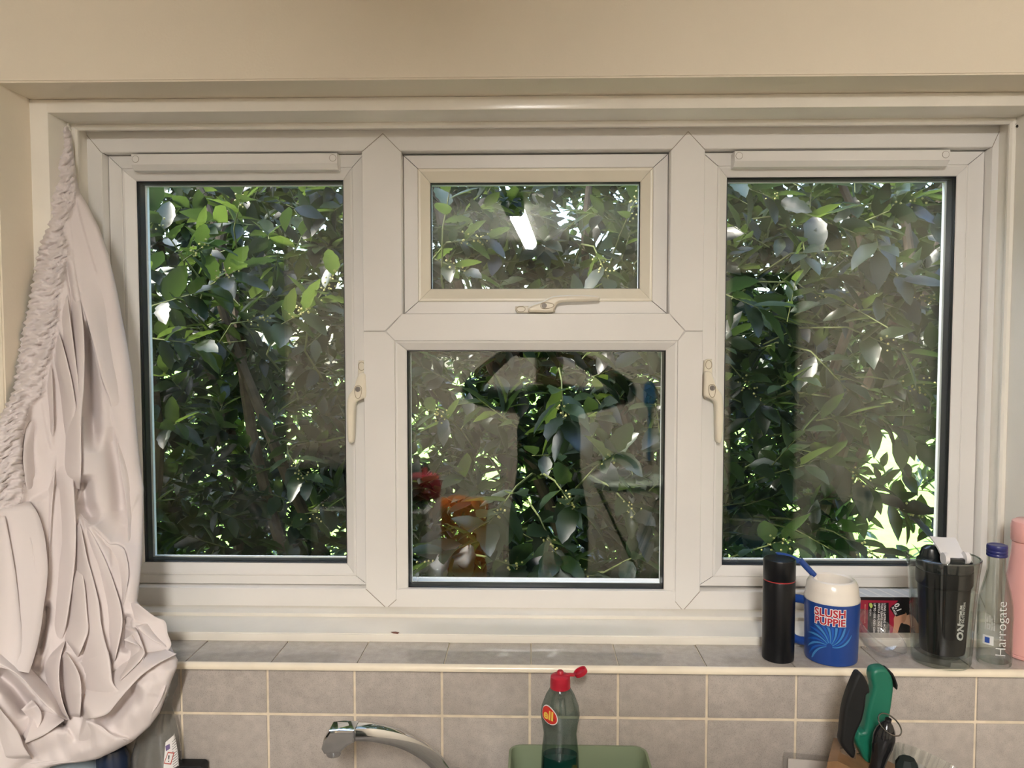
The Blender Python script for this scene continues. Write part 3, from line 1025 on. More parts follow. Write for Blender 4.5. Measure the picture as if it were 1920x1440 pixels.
def fold_strip(m_, ea, eb, A, lay, t0, t1, nv=46, nu=13):
    def resample(e, n_):
        sp_ = spline([(p_[0], p_[1], 0) for p_ in e], 8)
        P_ = np.array([(q_.x, q_.y) for q_ in sp_])
        c_ = np.concatenate([[0], np.cumsum(np.hypot(*(P_[1:] - P_[:-1]).T))])
        tt = np.linspace(0, c_[-1], n_)
        return np.stack([np.interp(tt, c_, P_[:, 0]), np.interp(tt, c_, P_[:, 1])], 1)
    a, b = resample(ea, nv), resample(eb, nv)
    cols = list(np.linspace(0, 1, nu))
    rows = []
    for i in range(nv):
        t = i / (nv - 1)
        tp = 1.0
        if t0: tp *= min(1, t / t0)
        if t1: tp *= min(1, (1 - t) / t1)
        tp = tp * tp * (3 - 2 * tp)
        wpx = float(np.hypot(*(b[i] - a[i]))) + 1e-6
        row = []
        for u_ in cols:
            q_ = a[i] + (b[i] - a[i]) * u_
            g = 1 - (1 - u_) ** 1.5
            ripple = .9 * math.sin(u_ * 7 + t * 5 + A) + .5 * math.sin(u_ * 13 - t * 9 + lay)
            row.append((q_, -5 + (A + lay + 5) * g * tp + ripple * u_ * (1 - u_) * 2 * tp))
        # rolled edge returning underneath
        top_ = row[-1][1]
        for back_, dd in ((.6, -1.2), (.2, -3.2), (-1.2, -5.0), (-3.5, -6.0)):
            q_ = b[i] + (b[i] - a[i]) / wpx * back_
            row.append((q_, max(-6, top_ + dd) if back_ > -3 else -6))
        rows.append(row)
    secs_v = []
    for row in rows:
        for q_, h_ in row:
            Yv = float(curtain_depth(np.array([q_[0]]), np.array([q_[1]]))[0]) - h_ * .001
            if q_[1] > 1195: Yv = min(Yv, -.034)
            d_ = _f + _r * ((q_[0] - 960) / FPX) - _u * ((q_[1] - 720) / FPX)
            pt = CAM + d_ * ((Yv - CAM.y) / d_.y)
            if pt.x < OX0 + .006 and pt.y > -.006:
                yl = CAM.y + d_.y * (OX0 + .006 - CAM.x) / d_.x
                Yv = yl if yl > 0 else -.008
                pt = CAM + d_ * ((Yv - CAM.y) / d_.y)
            secs_v.append(pt)
    nc = len(rows[0])
    m_.add(secs_v, [(i * nc + j, i * nc + j + 1, (i + 1) * nc + j + 1, (i + 1) * nc + j) for i in range(nv - 1) for j in range(nc - 1)])


fm = MB()
for f_ in FOLDS:
    fold_strip(fm, *f_)
fo = fm.build('folds', M_curtain, croot, True, None)
hk = MB()
p = atv(129, 236, .160)
hk.tube(spline([p + Vector((0, .012, .004)), p + Vector((0, -.004, .003)), p + Vector((.002, -.008, -.004)), p + Vector((.003, -.003, -.009))], 4), .0042, 8)
o = hk.build('curtain_hook', M_hook, None, True)
rebase(o, p)
tag(o, 'white painted hook in the recess corner above the voile curtain', 'hook')
p = atv(1908, 238, .162)
nl = MB()
nl.tube([p + Vector((.012, .004, -.001)), p + Vector((-.002, -.003, 0))], .0011, 8)
nl.tube([p + Vector((-.001, -.003, 0)), p + Vector((-.0035, -.0045, .0004))], .0028, 10)
nl.tube([p + Vector((-.003, 0, .006)), p + Vector((-.009, .003, -.003))], .0009, 6)
o = rebase(nl.build('hook_nail', M_nail, None, True), p)
tag(o, 'small dark nail hook in the right recess corner', 'nail')

# ------------------------------------------------------------------ things on the sill
def on_sill(px_, Y):
    return at(px_, 1240, Y)[0]


M_black = mat('black flask paint', (0.004, 0.0045, 0.006), 0.33, spec=.3)
M_redline = mat('red ring', (0.35, 0.03, 0.03), 0.4)
c = (.4428, .024, SILL)
t = tag(empty('flask', c), 'slim black cylindrical flask with a thin red ring under its lid', 'flask')
MB().lathe([(.0262, 0), (.0285, .0015), (.0292, .006), (.0292, .1415), (.0288, .1425)], c, 40, True, .945, .945).build('body', M_black, t, True)
MB().lathe([(.0283, .1423), (.0287, .1428), (.0287, .1442), (.0283, .1447)], c, 40, True, .945, .945).build('ring', M_redline, t, True)
MB().lathe([(.0288, .1445), (.0293, .1455), (.0293, .178), (.0285, .1805), (.026, .1812), (.0245, .1806), (.0, .1806)], c, 40, True, .945, .945).build('lid', M_black, t, True)

# slush mug
M_blue = mat('royal blue plastic', (0.014, 0.055, 0.25), 0.28)
M_cream = mat('ivory plastic', (0.80, 0.74, 0.66), 0.25)
M_red = mat('red print', (0.42, 0.015, 0.03), 0.4)
M_white = mat('white print', (0.80, 0.78, 0.76), 0.4)
M_ray1 = mat('mid blue print', (0.015, 0.10, 0.42), 0.35)
M_ray2 = mat('pale blue print', (0.05, 0.21, 0.48), 0.35)
mc = (.5385, .030, SILL)
t = tag(empty('slush_mug', mc), 'royal blue slush mug with ivory domed rim and red lettering', 'mug')
MB().lathe([(.043, 0), (.0465, .0015), (.0475, .006), (.0498, .108), (.0498, .1095), (.0475, .1095), (.046, .02), (0, .02)], mc, 48, True, .94, .94).build('body', M_blue, t, True)
mbody = t.children[-1]
MB().lathe([(.0475, .104), (.0499, .1085), (.0499, .1125), (.0478, .118), (.0470, .126), (.0455, .136), (.041, .143), (.037, .1445), (.0335, .1425), (.0325, .137), (.034, .115), (.034, .09), (0, .088)], mc, 48, True, .94, .94).build('rim', M_cream, t, True)
hp = [(-.042, .016, .098), (-.054, .024, .099), (-.064, .032, .093), (-.066, .034, .06), (-.064, .032, .030), (-.054, .024, .023), (-.041, .016, .024)]
MB().tube(spline([Vector(mc) + Vector(q) for q in [(a_ * .94, b_, c_) for a_, b_, c_ in hp]], 6), .0058, 10, flat=1.3).build('handle', M_blue, t, True)


def wrap(v, cx, z0, rad_at, off, a0):
    """flat lettering (u, w) bent round a vertical cylinder axis; a0 = angle of u = 0"""
    out = []
    for u, w in v:
        r = rad_at(w + z0 - cx[2]) + off
        a = a0 + u / r
        out.append((cx[0] + r * math.cos(a), cx[1] + r * math.sin(a), z0 + w))
    return out


mrad = lambda h: .94 * .0475 + .94 * (.0498 - .0475) * max(0, min(1, (h - .006) / .102))
A0 = R(-90 + math.degrees(math.atan2(mc[0], mc[1] - CAM.y)) * -1 + 0)
A0 = math.atan2(CAM.y - mc[1], CAM.x - mc[0]) + R(-3)
for txt, dz, sz in (('SLUSH', .0940, .0185), ('PUPPiE', .0788, .0172)):
    for bold, off, mm, nm in ((.0016, .0004, M_white, 'lettering_outline'), (.0005, .0008, M_red, 'lettering')):
        v, f = text2d(txt, sz, bold, 0, 1.03 if bold > .001 else 1.03)
        obj(nm, wrap(v, mc, SILL + dz, mrad, off, A0), f, mm, mbody)
# swirl of rays under the lettering (pattern only)
for k in range(15):
    a_base = R(-8 + 196 * k / 14)
    mb = MB()
    pa, pb = [], []
    for q in range(13):
        s_ = q / 12
        rr = .006 + .046 * s_
        ang = a_base + .55 * s_
        wd = (.0006 + .0026 * s_) * (1 - .75 * max(0, s_ - .7) / .3)
        cxu, czu = rr * math.cos(ang) * .82, .036 + rr * math.sin(ang)
        nx, nz = -math.sin(ang), math.cos(ang)
        pa.append((cxu + nx * wd, czu + nz * wd * .9))
        pb.append((cxu - nx * wd, czu - nz * wd * .9))
    pl = pa + pb[::-1]
    pl = [(u_, max(.008, min(.0700, w_))) for u_, w_ in pl]
    n = len(pa)
    V2 = wrap(pl, mc, SILL, mrad, .0003, A0)
    obj('ray_print', V2, [(i, i + 1, 2 * n - 2 - i, 2 * n - 1 - i) for i in range(n - 1)], (M_ray2, M_ray1)[k % 2], mbody)

# straw spoon in the mug
sp = empty('straw_spoon', Vector(mc) + Vector((-.02, 0, .10)))
tag(sp, 'blue spoon straw sticking out of the slush mug', 'straw')
P0 = atv(1536, 1098, .045); P1 = atv(1526, 1078, .048); P2 = atv(1500, 1050, .05); P3 = atv(1462, 1040, .055)
MB().tube([P0 + Vector((.012, 0, -.05)), P0, P1], .0034, 10).build('clear_straw', M_cream, sp, True)
MB().tube([P1 + Vector((.001, 0, -.001)), P1 * .5 + P2 * .5, P2], [.0052, .0055, .0056], 12).build('shaft', M_blue, sp, True)
MB().plate(smooth_poly([at(px_, py_, .05) for px_, py_ in ((1455, 1036), (1470, 1037), (1490, 1043), (1506, 1051), (1504, 1057), (1490, 1055), (1475, 1050), (1460, 1042))], 3), .053, .047, .002, 2).build('spoon_tip', M_blue, sp, True, 50)

# hair colour box on the ledge
M_boxblk = mat('black carton print', (0.012, 0.011, 0.012), 0.35)
M_boxred = mat('crimson carton print', (0.30, 0.012, 0.035), 0.35)
M_boxtop = mat('silver carton end', (0.62, 0.63, 0.65), 0.4, noise=(40, .1))
M_skin1 = mat('tan carton print', (0.52, 0.26, 0.16), 0.45)
M_skin2 = mat('pale tan carton print', (0.66, 0.38, 0.26), 0.45)
M_leafp = mat('lime leaf print', (0.45, 0.55, 0.12), 0.5)
bx0, bx1, by, bz0, bz1 = .603, .79, .112, 1.1355, 1.2045
t = tag(empty('hair_dye_carton', ((bx0 + bx1) / 2, by + .024, bz0)), 'small red and black hair colour carton lying on its side behind the clear bowl', 'box')
MB().box(bx0, bx1, by, by + .049, bz0, bz1 - .0006, .0008).build('carton', M_boxblk, t)
cart = t.children[-1]
MB().box(bx0, bx1, by - .0002, by + .0492, bz1 - .0006, bz1, 0).build('silver_end', M_boxtop, t)
for k in range(7):
    xa_ = bx0 + .012 + k * .024
    obj('end_print', [(xa_, by + .001, bz1 + .0002), (xa_ + .004, by + .001, bz1 + .0002), (xa_ - .008, by + .048, bz1 + .0002), (xa_ - .012, by + .048, bz1 + .0002)], [(0, 1, 2, 3)], M_white, t)
fy = by - .0003
def panel(nm, poly, mm, dy=0):
    MB().plate([at(px_, py_, by) for px_, py_ in poly], fy + .0002 - dy, fy - dy).build(nm, mm, cart)
panel('red_panel', [(1600, 1125), (1684, 1126), (1676, 1135), (1668, 1140), (1680, 1158), (1674, 1196), (1600, 1196)], M_boxred)
panel('black_panel', [(1628, 1130), (1666, 1130), (1668, 1196), (1626, 1196)], M_boxblk, .0002)
panel('skin_print', smooth_poly([(1677, 1156), (1694, 1148), (1700, 1152), (1696, 1166), (1688, 1170), (1680, 1195), (1672, 1195), (1676, 1172)], 3), M_skin1, .0002)
panel('skin_print', smooth_poly([(1700, 1154), (1712, 1155), (1726, 1178), (1734, 1205), (1718, 1188), (1704, 1172), (1692, 1168)], 3), M_skin2, .0001)
panel('colour_name_plate', [(1671, 1136), (1686, 1128), (1698, 1150), (1680, 1156)], M_boxblk, .0003)
panel('leaf_mark', smooth_poly([(1630, 1131), (1634, 1131), (1636, 1136), (1633, 1140), (1630, 1136)], 3), M_leafp, .0005)
def vtext(nm, s, px_, py_, size, ang, mm, bold=0.0, Y=None, par=None, space=1.0, align='LEFT', shear=0):
    v, f = text2d(s, size, bold, shear, space, align)
    X0, Z0 = at(px_, py_, Y)
    ca, sa = math.cos(R(ang)), math.sin(R(ang))
    return obj(nm, [(X0 + a * ca - b * sa, Y, Z0 + a * sa + b * ca) for a, b in v], f, mm, par)
for s_, px_ in (('LONG LASTING MOISTURE', 1659), ('THAT LEAVES HAIR SOFT', 1653.5), ('WITH A HEALTHY SHINE', 1648), ('UP TO 100% GREY COVER', 1640)):
    vtext('lettering', s_, px_, 1131, .0054, -90, M_white, .00012, fy - .0008, cart)
vtext('lettering', 'VEGAN', 1632, 1141, .0044, -90, M_white, 0, fy - .0008, cart)
vtext('lettering', 'PERMANENT COLOUR', 1622, 1133, .0036, -90, M_skin2, 0, fy - .0008, cart)
vtext('lettering', '0.1', 1680, 1132, .0135, -66, M_white, .0003, fy - .0008, cart)
vtext('lettering', 'BLACK', 1673.5, 1138, .0055, -66, M_white, .0001, fy - .0008, cart)

# clear bowl, tilted
M_clear = glass('clear plastic', 0.06, (.96, .96, .96), (.66, .66, .66), haze=.035)
bc = atv(1653, 1186, .052)
t = tag(empty('clear_bowl', (bc.x, bc.y, SILL)), 'small clear plastic bowl tipped over in front of the carton', 'bowl')
secs = []
prof = [(.012, -.034), (.026, -.0325), (.040, -.023), (.0465, -.010), (.0485, 0), (.0508, .0006), (.0508, .0018), (.0478, .0018), (.0455, -.010), (.039, -.022), (.025, -.031), (.010, -.0325)]
rot = Matrix.Rotation(R(30), 4, 'Y') @ Matrix.Rotation(R(20), 4, 'X')
for r_, z_ in prof:
    secs.append([Vector((bc.x, bc.y, SILL + .040)) + (rot @ Vector((r_ * math.cos(a), r_ * math.sin(a), z_))) for a in [2 * math.pi * j / 40 for j in range(40)]])
MB().loft(secs, True).build('shell', M_clear, t, True)

# glass jug with a shaker standing in it
M_jug = glass('clear glass', 0.04, (.95, .965, .955), (.42, .50, .46))
M_shaker = mat('smoky black plastic', (0.009, 0.009, 0.009), 0.4, spec=.3)
M_lidblk = mat('black lid plastic', (0.010, 0.013, 0.014), 0.22)
M_flip = mat('white flip lid', (0.72, 0.70, 0.70), 0.3)
jc = (.7265, .018, SILL)
JS = .86
t = tag(empty('glass_jug', jc), 'tall clear glass jug holding a black shaker, between the carton and the bottle', 'jug')
jo = [(.047, 0), (.053, .002), (.0555, .008), (.058, .06), (.0615, .12), (.0655, .165), (.0685, .186), (.0675, .1885), (.0655, .187), (.0615, .16), (.0575, .11), (.0545, .06), (.0525, .022), (.048, .0185), (0, .0175)]
MB().lathe([(r_ * JS, z_) for r_, z_ in jo], jc, 56).build('wall', M_jug, t, True)
MB().torus((jc[0], jc[1], SILL + .1875), (0, 0, 1), .067 * JS, .0016, 56, 8).build('rim_edge', glass('glass rim', .12, (.72, .76, .74), (.25, .3, .28)), t, True)
kc = Vector((jc[0] + .003, jc[1] + .002, SILL + .019))
t = tag(empty('protein_shaker', kc), 'black protein shaker with a white flip handle, standing inside the glass jug', 'shaker')
MB().lathe([(.038, 0), (.0415, .002), (.0425, .006), (.0495, .118), (.0515, .120), (.0535, .123), (.0535, .146), (.050, .149)], kc, 48, True, JS * .98, JS * .98).build('cup', M_shaker, t, True)
kcup = t.children[-1]
MB().lathe([(.0525, .147), (.0535, .152), (.0515, .162), (.046, .166), (.0, .168)], kc, 48, True, JS * .98, JS * .98).build('lid', M_lidblk, t, True)
spx = kc + Vector((-.019, .005, .16))
MB().lathe([(.024, 0), (.023, .012), (.0195, .022), (.012, .0265), (0, .0275)], spx, 28, sx=.9, sy=.75).build('spout', M_lidblk, t, True)
MB().box(atv(1776, 1047, kc.y - .042).x, atv(1808, 1047, kc.y - .042).x, kc.y - .047, kc.y - .020, kc.z + .150, kc.z + .176, .003).build('hinge_post', M_lidblk, t, True)
# white flip cap: a broad tongue from the hinge up over the spout
fl = [((1743, 1005), (1791, 1008), .004), ((1750, 1013), (1797, 1017), -.008), ((1759, 1027), (1801, 1027), -.022), ((1765, 1040), (1806, 1036), -.034), ((1768, 1050), (1811, 1045), -.042)]
secs = []
for lp_, rp_, yy in fl:
    l_, r_ = atv(*lp_, kc.y + yy), atv(*rp_, kc.y + yy)
    mid = (l_ + r_) / 2 + Vector((0, .003, -.0015))
    nn = Vector((0, .6, -.8)) * .0035
    secs.append([l_, l_ * .5 + mid * .5, mid, r_ * .5 + mid * .5, r_, r_ + nn, mid + nn, l_ + nn])
MB().loft(secs).build('flip_handle', M_flip, t, True, 50)
for px_, py_ in ((1772, 1047), (1811, 1046)):
    q = atv(px_, py_, kc.y - .042)
    MB().tube([q + Vector((-.0035, 0, 0)), q + Vector((.0035, 0, 0))], .0100, 20).build('hinge_ear', M_flip, t, True)
srad = lambda h: .98 * JS * .0425 + .98 * JS * (.0495 - .0425) * max(0, min(1, (h - .006) / .112))
aS = math.atan2(CAM.y - kc.y, CAM.x - kc.x)
def wrap_v(nm, s, size, z, da, bold, shear, mm, par, cx, rad, base_a, off=.0005, align='LEFT', space=1.0):
    """lettering running up a round wall"""
    v, f = text2d(s, size, bold, shear, space, align)
    out = []
    for a, b in v:
        h = z + a
        r = rad(h) + off
        an = base_a + da - b / r
        out.append((cx[0] + r * math.cos(an), cx[1] + r * math.sin(an), cx[2] + h))
    return obj(nm, out, f, mm, par)
M_print = mat('pale grey print', (.62, .62, .60), .5)
wrap_v('lettering', 'ON', .0185, .030, R(46), .0009, .25, M_print, kcup, kc, srad, aS)
wrap_v('lettering', 'OPTIMUM', .0072, .062, R(42), .0003, 0, M_print, kcup, kc, srad, aS)
wrap_v('lettering', 'NUTRITION', .0068, .062, R(51), .0003, 0, M_print, kcup, kc, srad, aS)

# water bottle
M_bcap = mat('navy cap', (0.018, 0.022, 0.13), 0.35)
M_etch = mat('white bottle print', (.70, .70, .68), .5)
M_bar = mat('blue label bar', (.03, .08, .35), .5)
wc = (.8155, .012, SILL)
t = tag(empty('water_bottle', wc), 'empty clear glass water bottle with a navy screw cap, beside the jug', 'bottle')
wp = [(.027, 0), (.0315, .002), (.033, .008), (.033, .080), (.0335, .086), (.032, .108), (.027, .132), (.0195, .152), (.0155, .168), (.0150, .190), (.0135, .192), (.0135, .168), (.018, .150), (.025, .130), (.0305, .106), (.0315, .082), (.031, .010), (.027, .006), (0, .005)]
MB().lathe([(r_ * (.84 if z_ < .15 else .9), z_) for r_, z_ in wp], wc, 48).build('glass_wall', M_jug, t, True)
wgl = t.children[-1]
cp = MB()
cp.lathe([(.0160, .1905), (.0172, .1915), (.0172, .195), (.0166, .196), (.0172, .197), (.0172, .2005), (.0166, .2015), (.0172, .2025), (.0172, .208), (.0165, .2105), (.014, .2112), (.0130, .2106), (0, .2106)], wc, 40, True, .95, .95)
cp.build('cap', M_bcap, t, True)
wrad = lambda h: .0277
aW = math.atan2(CAM.y - wc[1], CAM.x - wc[0])
wrap_v('lettering', 'Harrogate', .0235, .022, R(22), -.0003, 0, M_etch, wgl, wc, wrad, aW)
for k, s_ in enumerate(('naturally sourced', 'spring water', 'please recycle', 'best before', 'store in a cool')):
    wrap_v('small_print', s_, .0046, .066, R(-30 + 7 * k), 0, 0, M_etch, wgl, wc, wrad, aW)
def patch(nm, a0, a1, h0, h1, mm, off, par=None, cx=None, rad=None, base=None, n=8):
    v = []
    for h in (h0, h1):
        for k in range(n + 1):
            an = base + a0 + (a1 - a0) * k / n
            r = rad(h) + off
            v.append((cx[0] + r * math.cos(an), cx[1] + r * math.sin(an), cx[2] + h))
    obj(nm, v, [(i, i + 1, n + 2 + i, n + 1 + i) for i in range(n)], mm, par)
patch('barcode_label', R(-38), R(-2), .040, .056, M_etch, .0004, wgl, wc, wrad, aW)
patch('barcode_bar', R(-30), R(-14), .043, .053, M_bar, .0007, wgl, wc, wrad, aW)

# pink bottle at the edge
M_pink = mat('blush pink enamel', (0.78, 0.40, 0.36), 0.22)
pc_ = (at(1928, 1240, .045)[0], .045, SILL)
t = tag(empty('pink_drink_bottle', pc_), 'blush pink metal drink bottle at the end of the sill', 'bottle')
MB().lathe([(.033, 0), (.0362, .0025), (.0365, .006), (.0352, .0075), (.0372, .009), (.0385, .02), (.0392, .07), (.039, .11), (.0375, .14), (.0345, .170), (.0315, .190), (.0305, .206), (.0295, .2075)], pc_, 48).build('body', M_pink, t, True)
MB().lathe([(.0285, .206), (.0285, .2085), (.0325, .209), (.0335, .211), (.0335, .236), (.0315, .244), (.026, .2475), (0, .2485)], pc_, 48).build('cap', M_pink, t, True)

# ------------------------------------------------------------------ worktop and the things on it
WT = .90
wt = tag(MB().box(RX0, RX1, -.62, -.008, WT - .04, WT, .004).build('worktop', M_counter), 'dark grey kitchen worktop below the tiles', 'worktop')
rebase(wt, (0, -.3, WT - .04))
# tap
M_chrome = mat('chrome', (.62, .63, .64), .07, 1.0)
tb = Vector((at(862, 1500, -.10)[0], -.10, WT))
t = tag(empty('kitchen_tap', tb), 'chrome kitchen tap with a swan spout in front of the tiles', 'tap')
MB().lathe([(.030, 0), (.030, .004), (.024, .010), (.021, .030), (.020, .045)], tb, 32).build('base', M_chrome, t, True)
path = spline([tb + Vector((0, 0, .04)), tb + Vector((-.001, -.002, .065)), atv(838, 1452, -.105), atv(806, 1416, -.118), atv(758, 1387, -.140), atv(705, 1373, -.16), atv(664, 1371, -.172), atv(632, 1372, -.180)], 7)
secs = []
npth = len(path)
for i, p in enumerate(path):
    q0, q1 = path[max(i - 1, 0)], path[min(i + 1, npth - 1)]
    tg = (q1 - q0).normalized()
    side = tg.cross(Vector((0, 0, 1)))
    side = side.normalized() if side.length > .12 else Vector((0.25, -.97, 0)).normalized()
    if side.y > 0: side = -side
    upv = side.cross(tg).normalized()
    if upv.z < 0 and abs(upv.z) > .2: upv = -upv
    f_ = i / (npth - 1)
    hw, hh = .0135 + .001 * f_, .0125 - .001 * f_
    secs.append([p + side * (hw * sx_) + upv * (hh * sz_) for sx_, sz_ in ((1, .35), (.82, .85), (.35, 1), (-.35, 1), (-.82, .85), (-1, .35), (-1, -.5), (-.6, -1), (.6, -1), (1, -.5))])
MB().loft(secs).build('spout', M_chrome, t, True, 28)
hd = [at(px_, py_, -.18) for px_, py_ in ((606, 1396), (611, 1376), (621, 1362), (640, 1360), (668, 1361), (668, 1384), (655, 1391), (642, 1404), (612, 1406))]
MB().plate(hd, -.165, -.195, .004, 2).build('outlet_head', M_chrome, t, True, 30)
ae = atv(626, 1404, -.18)
MB().lathe([(.0125, .004), (.0125, -.006), (.011, -.009), (0, -.009)], ae, 24).build('aerator', M_chrome, t, True)

# green caddy, soap bottle and sponge
M_sage = mat('sage plastic', (0.22, 0.27, 0.17), 0.45)
cx0, cx1, cz1 = -.036, .203, .977
t = tag(empty('sink_caddy', ((cx0 + cx1) / 2, -.085, WT)), 'sage green plastic sink caddy standing against the tiles', 'caddy')
m = MB()
oo, ii = rrect(cx0 + .012, cx1 - .012, -.145, -.024, .018), rrect(cx0 + .016, cx1 - .016, -.141, -.028, .014)
o2, i2 = rrect(cx0, cx1, -.155, -.013, .024), rrect(cx0 + .004, cx1 - .004, -.151, -.017, .020)
m.loft([[(a, b, WT) for a, b in oo], [(a, b, cz1 - .003) for a, b in o2], [(a, b, cz1) for a, b in o2], [(a, b, cz1) for a, b in i2], [(a, b, WT + .004) for a, b in ii]])
m.build('tub', M_sage, t, True, 40)

M_soapb = glass('soap bottle plastic', 0.06, (.66, .74, .73), (.28, .36, .35))
M_soapl = mat('dark green washing-up liquid', (0.004, 0.055, 0.045), 0.15)
M_redcap = mat('red cap', (0.42, 0.012, 0.03), 0.35)
M_lred = mat('red soap label', (0.55, 0.03, 0.02), 0.4)
M_lyel = mat('yellow print', (0.75, 0.50, 0.08), 0.4)
sb = Vector((.0505, -.085, WT + .004))
t = tag(empty('soap_bottle', sb), 'clear washing-up liquid bottle with red flip cap standing in the green caddy', 'bottle')
zz = lambda z: z - sb.z
bp_ = [(.026, .0), (.031, .004), (.0325, .02), (.0315, zz(.978)), (.0305, zz(1.005)), (.0275, zz(1.036)), (.0300, zz(1.052)), (.0328, zz(1.068)), (.0305, zz(1.083)), (.0235, zz(1.101)), (.0165, zz(1.1125)), (.0155, zz(1.1135))]
MB().lathe(bp_, sb, 40, sy=.72).build('bottle_wall', M_soapb, t, True)
lq = [(.024, .003), (.029, .006), (.0305, .02), (.0298, zz(.978)), (.0288, zz(.999)), (.0, zz(1.000))]
MB().lathe(lq, sb, 36, sy=.70).build('liquid', M_soapl, t, True)
MB().lathe([(.0155, zz(1.1115)), (.0168, zz(1.1125)), (.0165, zz(1.119)), (.0168, zz(1.1195)), (.0160, zz(1.131)), (.0135, zz(1.1335)), (.006, zz(1.135)), (.0055, zz(1.139)), (.004, zz(1.141)), (0, zz(1.1412))], sb, 36).build('cap', M_redcap, t, True)
hx = sb + Vector((.018, 0, zz(1.1345)))
MB().box(sb.x + .006, sb.x + .024, sb.y - .004, sb.y + .004, 1.132, 1.1355, .001).build('hinge_strap', M_redcap, t, True)
lid = Vector((sb.x + .0335, sb.y, 1.1385))
rl = Matrix.Rotation(R(-28), 4, 'Y') @ Matrix.Rotation(R(12), 4, 'X')
secs = []
for r_, z_ in ((.0085, -.004), (.0110, -.0035), (.0115, 0), (.0112, .0035), (.009, .0035), (.0085, .0), (.0, -.001)):
    secs.append([lid + (rl @ Vector((r_ * math.cos(2 * math.pi * j / 24), r_ * .8 * math.sin(2 * math.pi * j / 24), z_))) for j in range(24)])
MB().loft(secs).build('flip_lid', M_redcap, t, True)
def soap_pt(ang, z, off=.0006):
    h = z - sb.z
    r = np.interp(h, [b[1] for b in bp_], [b[0] for b in bp_]) + off
    return (sb.x + r * math.cos(ang), sb.y + .72 * r * math.sin(ang), z)
def soap_oval(nm, a0, z0, ra, rz, mm, off, tilt=.35):
    v = [soap_pt(a0, z0, off)]
    for k in range(28):
        a = 2 * math.pi * k / 28
        du, dv = ra * math.cos(a), rz * math.sin(a)
        v.append(soap_pt(a0 + du, z0 + dv - tilt * du * .02, off))
    obj(nm, v, [(0, 1 + k, 1 + (k + 1) % 28) for k in range(28)], mm, t)
soap_oval('label_border', R(-128), 1.0735, .52, .0145, M_white, .0006, .5)
soap_oval('label', R(-128), 1.0735, .48, .0130, M_lred, .0010, .5)
v, f = text2d('ell', .0200, .0006, 0, 1.0)
obj('lettering', [soap_pt(R(-128) + a / .030, 1.0735 + b - .18 * a, .0015) for a, b in v], f, M_lyel, t)
soap_oval('lower_label_border', R(-125), .9700, .45, .0105, M_white, .0006)
soap_oval('lower_label', R(-125), .9690, .40, .009, M_lred, .0010)

M_sponge = mat('yellow sponge', (0.62, 0.43, 0.05), 0.9, noise=(90, .2), bump=(300, .8))
sx = at(1113, 1440, -.105)[0]
m = MB()
m.plate(smooth_poly([(sx - .024, WT + .004), (sx + .028, WT + .004), (sx + .030, .945), (sx + .022, .963), (sx - .008, .969), (sx - .024, .961)], 3), -.085, -.125, .004, 2)
o = rebase(m.build('sponge', M_sponge, None, True, 60), (sx, -.105, WT + .004))
tag(o, 'yellow sponge tucked in the green caddy beside the soap bottle', 'sponge')

# knife block
M_wood = mat('oak block', (0.215, 0.115, 0.05), 0.5, noise=(22, .3), bump=(60, .3))
kb = empty('knife_block', (at(1600, 1440, -.14)[0], -.14, WT))
t = tag(kb, 'slanted wooden knife block on the worktop, below the jug', 'knife block')
B = lambda px_, py_, Y: atv(px_, py_, Y)
back = [B(1563, 1384, -.09), B(1579, 1384, -.09), B(1700, 1444, -.09)]
fr_ = [B(1552, 1428, -.19), B(1570, 1427, -.19), B(1690, 1484, -.19)]
def down(v): return Vector((v.x, v.y, WT))
secs = []
for (a, b, c_) in (back, fr_):
    secs.append([a, b, c_, down(c_) + Vector((.01, 0, 0)), down(a) + Vector((-.02, 0, 0))])
MB().loft(secs).build('block', M_wood, t)
KS = lambda pts: [(1540 + u_ / 7.2, 1240 + v_ / 7.2) for u_, v_ in pts]
def knife(name, lab, pts, Yc, th, mm, blade_to, bev):
    k_ = empty(name, (0, 0, 0))
    po = [at(px_, py_, Yc - th / 2) for px_, py_ in KS(pts)]
    zmin = min(q[1] for q in po)
    xm = np.mean([q[0] for q in po if q[1] < zmin + .03])
    k_.location = (xm, Yc, zmin)
    tag(k_, lab, 'knife')
    m_ = MB()
    sp_ = smooth_poly(po, 2)
    m_.plate(sp_, Yc, Yc - th / 2, bev, 3)
    m_.plate(sp_, Yc, Yc + th / 2, bev, 3)
    m_.build('grip', mm, k_, True, 50)
    MB().box(xm - .012, xm + .012, Yc - .001, Yc + .001, WT + .02, zmin + .012).build('blade', MATS['chrome'], k_)
    return k_
M_kblk = mat('black knife grip', (0.008, 0.0085, 0.009), 0.5, spec=.3)
M_kgrn = mat('green knife grip', (0.006, 0.125, 0.075), 0.4)
knife('kitchen_knife', 'knife with a curved matt black grip in the wooden block',
      [(510, 170), (550, 170), (600, 230), (650, 340), (665, 415), (650, 445), (615, 465), (600, 620), (560, 800), (500, 930), (458, 1040), (452, 1130), (475, 1220), (460, 1300), (430, 1320), (380, 1280), (300, 1180), (265, 1090), (280, 1000), (310, 700), (370, 470), (450, 270), (490, 188)],
      -.150, .020, M_kblk, 0, .0045)
gk = knife('butcher_knife', 'knife with a thick green grip in the wooden block',
      [(740, 110), (840, 96), (900, 120), (960, 210), (985, 330), (975, 480), (940, 720), (900, 900), (830, 1060), (720, 1330), (650, 1400), (600, 1360), (540, 1240), (470, 1080), (475, 1000), (510, 950), (590, 955), (620, 720), (680, 480), (710, 360), (680, 240), (695, 150)],
      -.128, .024, M_kgrn, 0, .0055)
